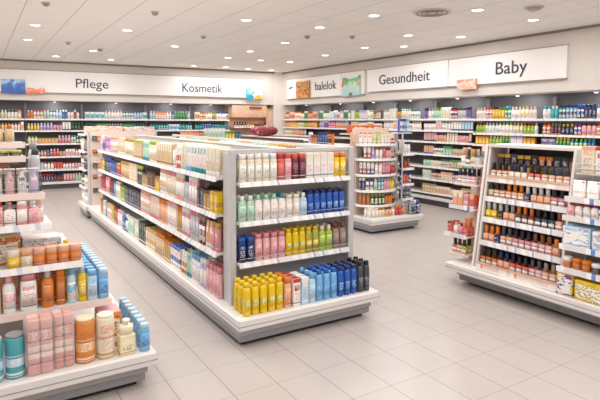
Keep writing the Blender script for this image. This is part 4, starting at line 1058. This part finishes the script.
def clear_box(F, x, y, z, w, d, h, body, inks, label):
    b = thing('clear_pack', label, 'pack', F.at(x, y, z + .0008), F.rz, 'clear packs on the stepped display')
    bm = new_bm(); loft(bm, [(.004, w*.78, d*.74, 3), (h*.6, w*.78, d*.74, 3), (h*.7, w*.6, d*.6, 2.2), (h*.74, w*.44, d*.44, 2), (h*.92, w*.42, d*.42, 2)], 0, 16); part('bottle', bm, layout(body, inks, w*.78, h*.9, 0), b)
    bm = new_bm(); box(bm, -w/2, -d/2, 0, w/2, d/2, .0035); part('tray', bm, plain(body, .4), b)
    bm = new_bm()
    for q in ((-w/2, -d/2, -w/2+.002, d/2), (w/2-.002, -d/2, w/2, d/2), (-w/2+.0022, -d/2, w/2-.0022, -d/2+.002), (-w/2+.0022, d/2-.002, w/2-.0022, d/2)):
        box(bm, q[0], q[1], .004, q[2], q[3], h)
    part('clear_sleeve', bm, CLEAR, b)
    bm = new_bm(); box(bm, -w/2, -d/2, h + .0005, w/2, d/2, h + .004); part('lid', bm, plain('F1E6E6', .3), b)
xs = DX(.312) - .030
for k, (c, i, l) in enumerate([('lilac', ['white', 'navy', 'rose'], 'pale lilac'), ('white', ['navy', 'rose', 'blue'], 'navy and white'), ('pink', ['magenta', 'magenta', 'rose'], 'bright pink'), ('white', ['red', 'green', 'mint'], 'white, red and green')]):
    clear_box(FD, xs - .062 * k, .378, 1.175, .055, .055, .142, c, i, 'clear boxed %s bath gift on fourth tier of stepped display' % l)
# dark goods behind the clear packs
row(FD, -.24, .0, .455, 1.175, 'carton:cocoa:brown:2:.92 carton:wine:cocoa:1:.9 carton:amber:brown:1:.88', 'behind clear packs on fourth tier', GD)
# crumpled refill pouches at the right end of the upper tiers
for q, (xx, yy, zz, a, c1, c2, hs) in enumerate([(.035, .45, 1.175, .35, 'charcoal', 'black', .5), (.035, .525, 1.175, -.3, 'silver', 'charcoal', 1.05), (.03, .585, 1.175, .15, 'white', 'grey', 1.2)]):
    put(proto('squeeze', c1, c2, True, hs), FD.at(xx, yy, zz), a, look_of('squeeze', c1, c2), 'right end of fourth display tier', GD, 0, q)
row(FD, DX(.06), DX(.355), .335, 1.0, 'flask:pink:red:1:.71 pump:white:rose:1:.66 flask:rose:white:1:.71 pump:pink:white:1:.66 flask:skyblue:navy:1:.71 flask:peach:orange:1:.71', dn('third'), GD, gap=.001)
row(FD, DX(.08), DX(.355), .40, 1.0, 'flask:white:navy:2:.71 flask:pink:cream:2:.71 flask:blue:white:1:.71', 'back of third tier of stepped display', GD, gap=.004)
# second tier
row(FD, DX(.128), DX(.53), .33, .755, 'jar:yellow:cream:1:1.5 jar:cream:peach:1:1.5 jar:orange:peach:4:1.45', dn('second'), GD, gap=-.004)
row(FD, DX(.0), DX(.128), .34, .755, 'carton:black:charcoal:1:.8 carton:amber:orange:1:.98', dn('second'), GD)
display_box('flat_pack', FD, DX(.215), DX(.43), .42, .57, .7558, .885, 'silver', ['grey', 'white', 'charcoal'], 'grey printed pack with pale lid behind the orange jars', lid='F0E2DA')
display_box('flat_pack', FD, DX(.06), DX(.205), .42, .54, .7558, .915, 'orange', ['amber', 'white', 'red'], 'orange pack with pale lid behind the yellow jar', lid='cream')
row(FD, DX(.435), DX(.53), .50, .755, 'lotion:cream:yellow:1:.5 lotion:skyblue:blue:1:.55', 'back of second display tier', GD, gap=-.008)
# first tier: large bath bottles
def place(form, c1, c2, hs, X, y, z, ws=1.0, pl=dn('first')):
    P = proto(form, c1, c2, True, hs)
    o = put(P, FD.at(DX(X), y, z), RNG.uniform(-.05, .05), look_of(form, c1, c2, hs), pl, GD, 0, X)
    o.scale = (ws, ws, 1)
for form, c1, c2, hs, X, ws in [('lotion','cream','peach',1.15,.062,1.1), ('lotion','white','pink',1.18,.135,1.15), ('flask','white','rose',1.1,.235,1.5), ('lotion','orange','silver',1.19,.335,1.2),
                            ('flask','amber','orange',1.1,.405,.85), ('lotion','ice','skyblue',1.17,.465,.9), ('lotion','yellow','ice',1.18,.528,.9)]:
    place(form, c1, c2, hs, X, .325, .50, ws)
row(FD, DX(.05), DX(.50), .42, .50, 'carton:peach:rose:3:1.15 carton:orange:amber:2:1.12 carton:yellow:olive:1:1.1', 'back of first display tier', GD, gap=.012)
for c in range(2):
    c1, c2 = ('skyblue', 'ice') if c else ('ice', 'skyblue')
    P = proto('flask', c1, c2, True, .95)
    for j in range(11):
        put(P, FD.at(.378 - .066 * (1 - c), .315 + .075 * j, .50), 0, look_of('flask', c1, c2), '%s file on first tier, counted back' % ('outer' if c else 'inner'), GD, 0, j, 'front')
# deck
def drum_stack(x, y, z, r, n, h, mat, band, top, label):
    b = thing('soap_drum_stack', label, 'pack', FD.at(x, y, z + .0008), RNG.uniform(-.1, .1), 'stacked drums on the deck of the stepped display')
    for k in range(n):
        bm = new_bm(); loft(bm, [(k*h + .002, r*1.9, r*1.9, 2), (k*h + .008, r*2, r*2, 2), (k*h + h*.86, r*2, r*2, 2), (k*h + h*.9, r*1.94, r*1.94, 2), (k*h + h*.995, r*1.9, r*1.9, 2)], 0, 24)
        o = part('drum', bm, mat, b)
        bm = new_bm(); loft(bm, [(k*h + h*.08, r*2.03, r*2.03, 2), (k*h + h*.14, r*2.03, r*2.03, 2)], 0, 24, caps=True); part('band', bm, plain(band, .4), o)
    bm = new_bm(); loft(bm, [(n*h, r*1.8, r*1.8, 2), (n*h + .012, r*1.84, r*1.84, 2), (n*h + .016, r*1.6, r*1.6, 2)], 0, 24); part('lid', bm, plain(top, .4), b)
    return b
OR = layout('DC8A45', ['EBB27C', 'cream', 'amber'], .11, .23, 1); CR = layout('cream', ['peach', 'gold', 'rose'], .10, .23, 2)
drum_stack(DX(.499), .10, .22, .055, 2, .12, OR, 'peach', 'F0D9B8', 'orange two-drum stack with cream lid on the deck')
drum_stack(DX(.611), .095, .22, .051, 2, .12, CR, 'peach', 'F3E9D8', 'cream patterned two-drum stack on the deck')
TL = layout('4FA6AE', ['ice', 'white', 'turquoise'], .10, .22, 1)
drum_stack(DX(.04), .09, .22, .05, 2, .11, TL, 'ice', 'silver', 'teal wrapped two-drum stack at the left end of the deck')
drum_stack(DX(.145), .10, .22, .048, 2, .11, TL, 'ice', 'grey', 'teal wrapped two-drum stack beside the pink soap packs')
def soap_pack(x, y, z, w, d, label, base, inks, tiers=5, h=.062):
    b = thing('soap_multipack', label, 'pack', FD.at(x, y, z + .0008), 0, 'shrink-wrapped soap packs')
    m = layout(base, inks, w, h * tiers, 1)
    for k in range(tiers):
        for i in range(4):
            bm = new_bm(); cx = (-.25 + .5 * (i % 2)) * w; cy = (-.25 + .5 * (i // 2)) * d
            loft(bm, [(k*h + .001, w*.44, d*.44, 4), (k*h + .006, w*.49, d*.49, 4), (k*h + h*.8, w*.49, d*.49, 4), (k*h + h*.93, w*.42, d*.42, 4)], 0, 16)
            for v in bm.verts: v.co.x += cx; v.co.y += cy
            part('soap_box', bm, plain('E0AAA0' if (k + i) % 3 else 'ECCBBF', .35) if k == tiers - 1 else m, b)
    bm = new_bm(); hh = tiers * h + .001
    for q in ((-w/2-.003, -d/2-.003, w/2+.003, -d/2-.001), (-w/2-.003, d/2+.001, w/2+.003, d/2+.003), (-w/2-.003, -d/2-.0009, -w/2-.001, d/2+.0009), (w/2+.001, -d/2-.0009, w/2+.003, d/2+.0009)):
        box(bm, q[0], q[1], .001, q[2], q[3], hh)
    part('shrink_film', bm, CLEAR, b)
soap_pack(DX(.265), .10, .22, .125, .12, 'tall pink shrink-wrapped soap pack, left of the two', 'D99E97', ['F0D0C8', 'rose', 'white'])
soap_pack(DX(.385), .12, .22, .10, .12, 'tall salmon shrink-wrapped soap pack beside the orange drums', 'DA9684', ['F0D0C2', 'salmon', 'white'], 5, .061)
display_box('flat_pack', FD, DX(.60), DX(.73), .20, .36, .2208, .43, 'orange', ['peach', 'gold', 'amber'], 'large orange pack with pink lid behind the cream drums', lid='pink')
b = thing('bath_salt_tin', 'cream patterned square tin with round stopper on deck corner', 'tin', FD.at(DX(.725), .075, .2208), .1)
bm = new_bm(); box(bm, -.046, -.036, 0, .046, .036, .12, 0, .006); part('tin_body', bm, layout('EFE3BE', ['F4E9CF', 'gold', 'forest'], .09, .12, 0), b)
bm = new_bm(); loft(bm, [(.1205, .082, .07, 2), (.165, .086, .072, 2), (.172, .07, .06, 2)], 0, 20); part('lid', bm, plain('EFE6C9', .4), b)
bm = new_bm(); loft(bm, [(.1725, .026, .026, 2), (.19, .02, .02, 2), (.192, .046, .046, 2), (.204, .046, .046, 2), (.208, .03, .03, 2)], 0, 16); part('stopper', bm, plain('F4EFE2', .35), b)
P = proto('flask', 'skyblue', 'ice', True, .85)
for j in range(8):
    put(P, FD.at(DX(.828), .055 + .075 * j, .22), 0, look_of('flask', 'skyblue', 'ice'), 'file along right deck edge, counted back', GD, 0, j, 'front')
# dangling pouch strip at the right end of the upper tiers

finish_labels()

# ------------------------------------------------------------------ camera, world, colour management
cam = bpy.data.cameras.new('camera'); co = bpy.data.objects.new('camera', cam); COL.objects.link(co)
F_, YAW, PITCH, ROLL, CXP, CYP, CH = 520.186, math.radians(31.844), math.radians(3.629), math.radians(-.216), 298.668, 154.385, 1.6
fwd = Vector((math.sin(YAW) * math.cos(PITCH), math.cos(YAW) * math.cos(PITCH), -math.sin(PITCH)))
rt = Vector((math.cos(YAW), -math.sin(YAW), 0)); dn_ = fwd.cross(rt)
c, s = math.cos(ROLL), math.sin(ROLL)
r2 = c * rt + s * dn_; d2 = -s * rt + c * dn_
M = Matrix((( r2.x, -d2.x, -fwd.x, 0), (r2.y, -d2.y, -fwd.y, 0), (r2.z, -d2.z, -fwd.z, CH), (0, 0, 0, 1)))
co.matrix_world = M
cam.sensor_width = 36; cam.lens = F_ * 36 / 600
cam.shift_x = (300 - CXP) / 600; cam.shift_y = (CYP - 200) / 600
cam.clip_start = .05; cam.clip_end = 60
SC.camera = co
w = bpy.data.worlds.new('world'); SC.world = w; w.use_nodes = True
w.node_tree.nodes['Background'].inputs[0].default_value = (1, .96, .93, 1); w.node_tree.nodes['Background'].inputs[1].default_value = .4
SC.view_settings.view_transform = 'Standard'; SC.view_settings.look = 'None'; SC.view_settings.gamma = 1
SC.view_settings.use_curve_mapping = False
SC.view_settings.exposure = -0.66
SC.cycles.max_bounces = 8; SC.cycles.diffuse_bounces = 5; SC.cycles.glossy_bounces = 3; SC.cycles.transparent_max_bounces = 12
for lb, names in LABELS.items():
    if len(names) > 1: print('SAME LABEL', len(names), lb)
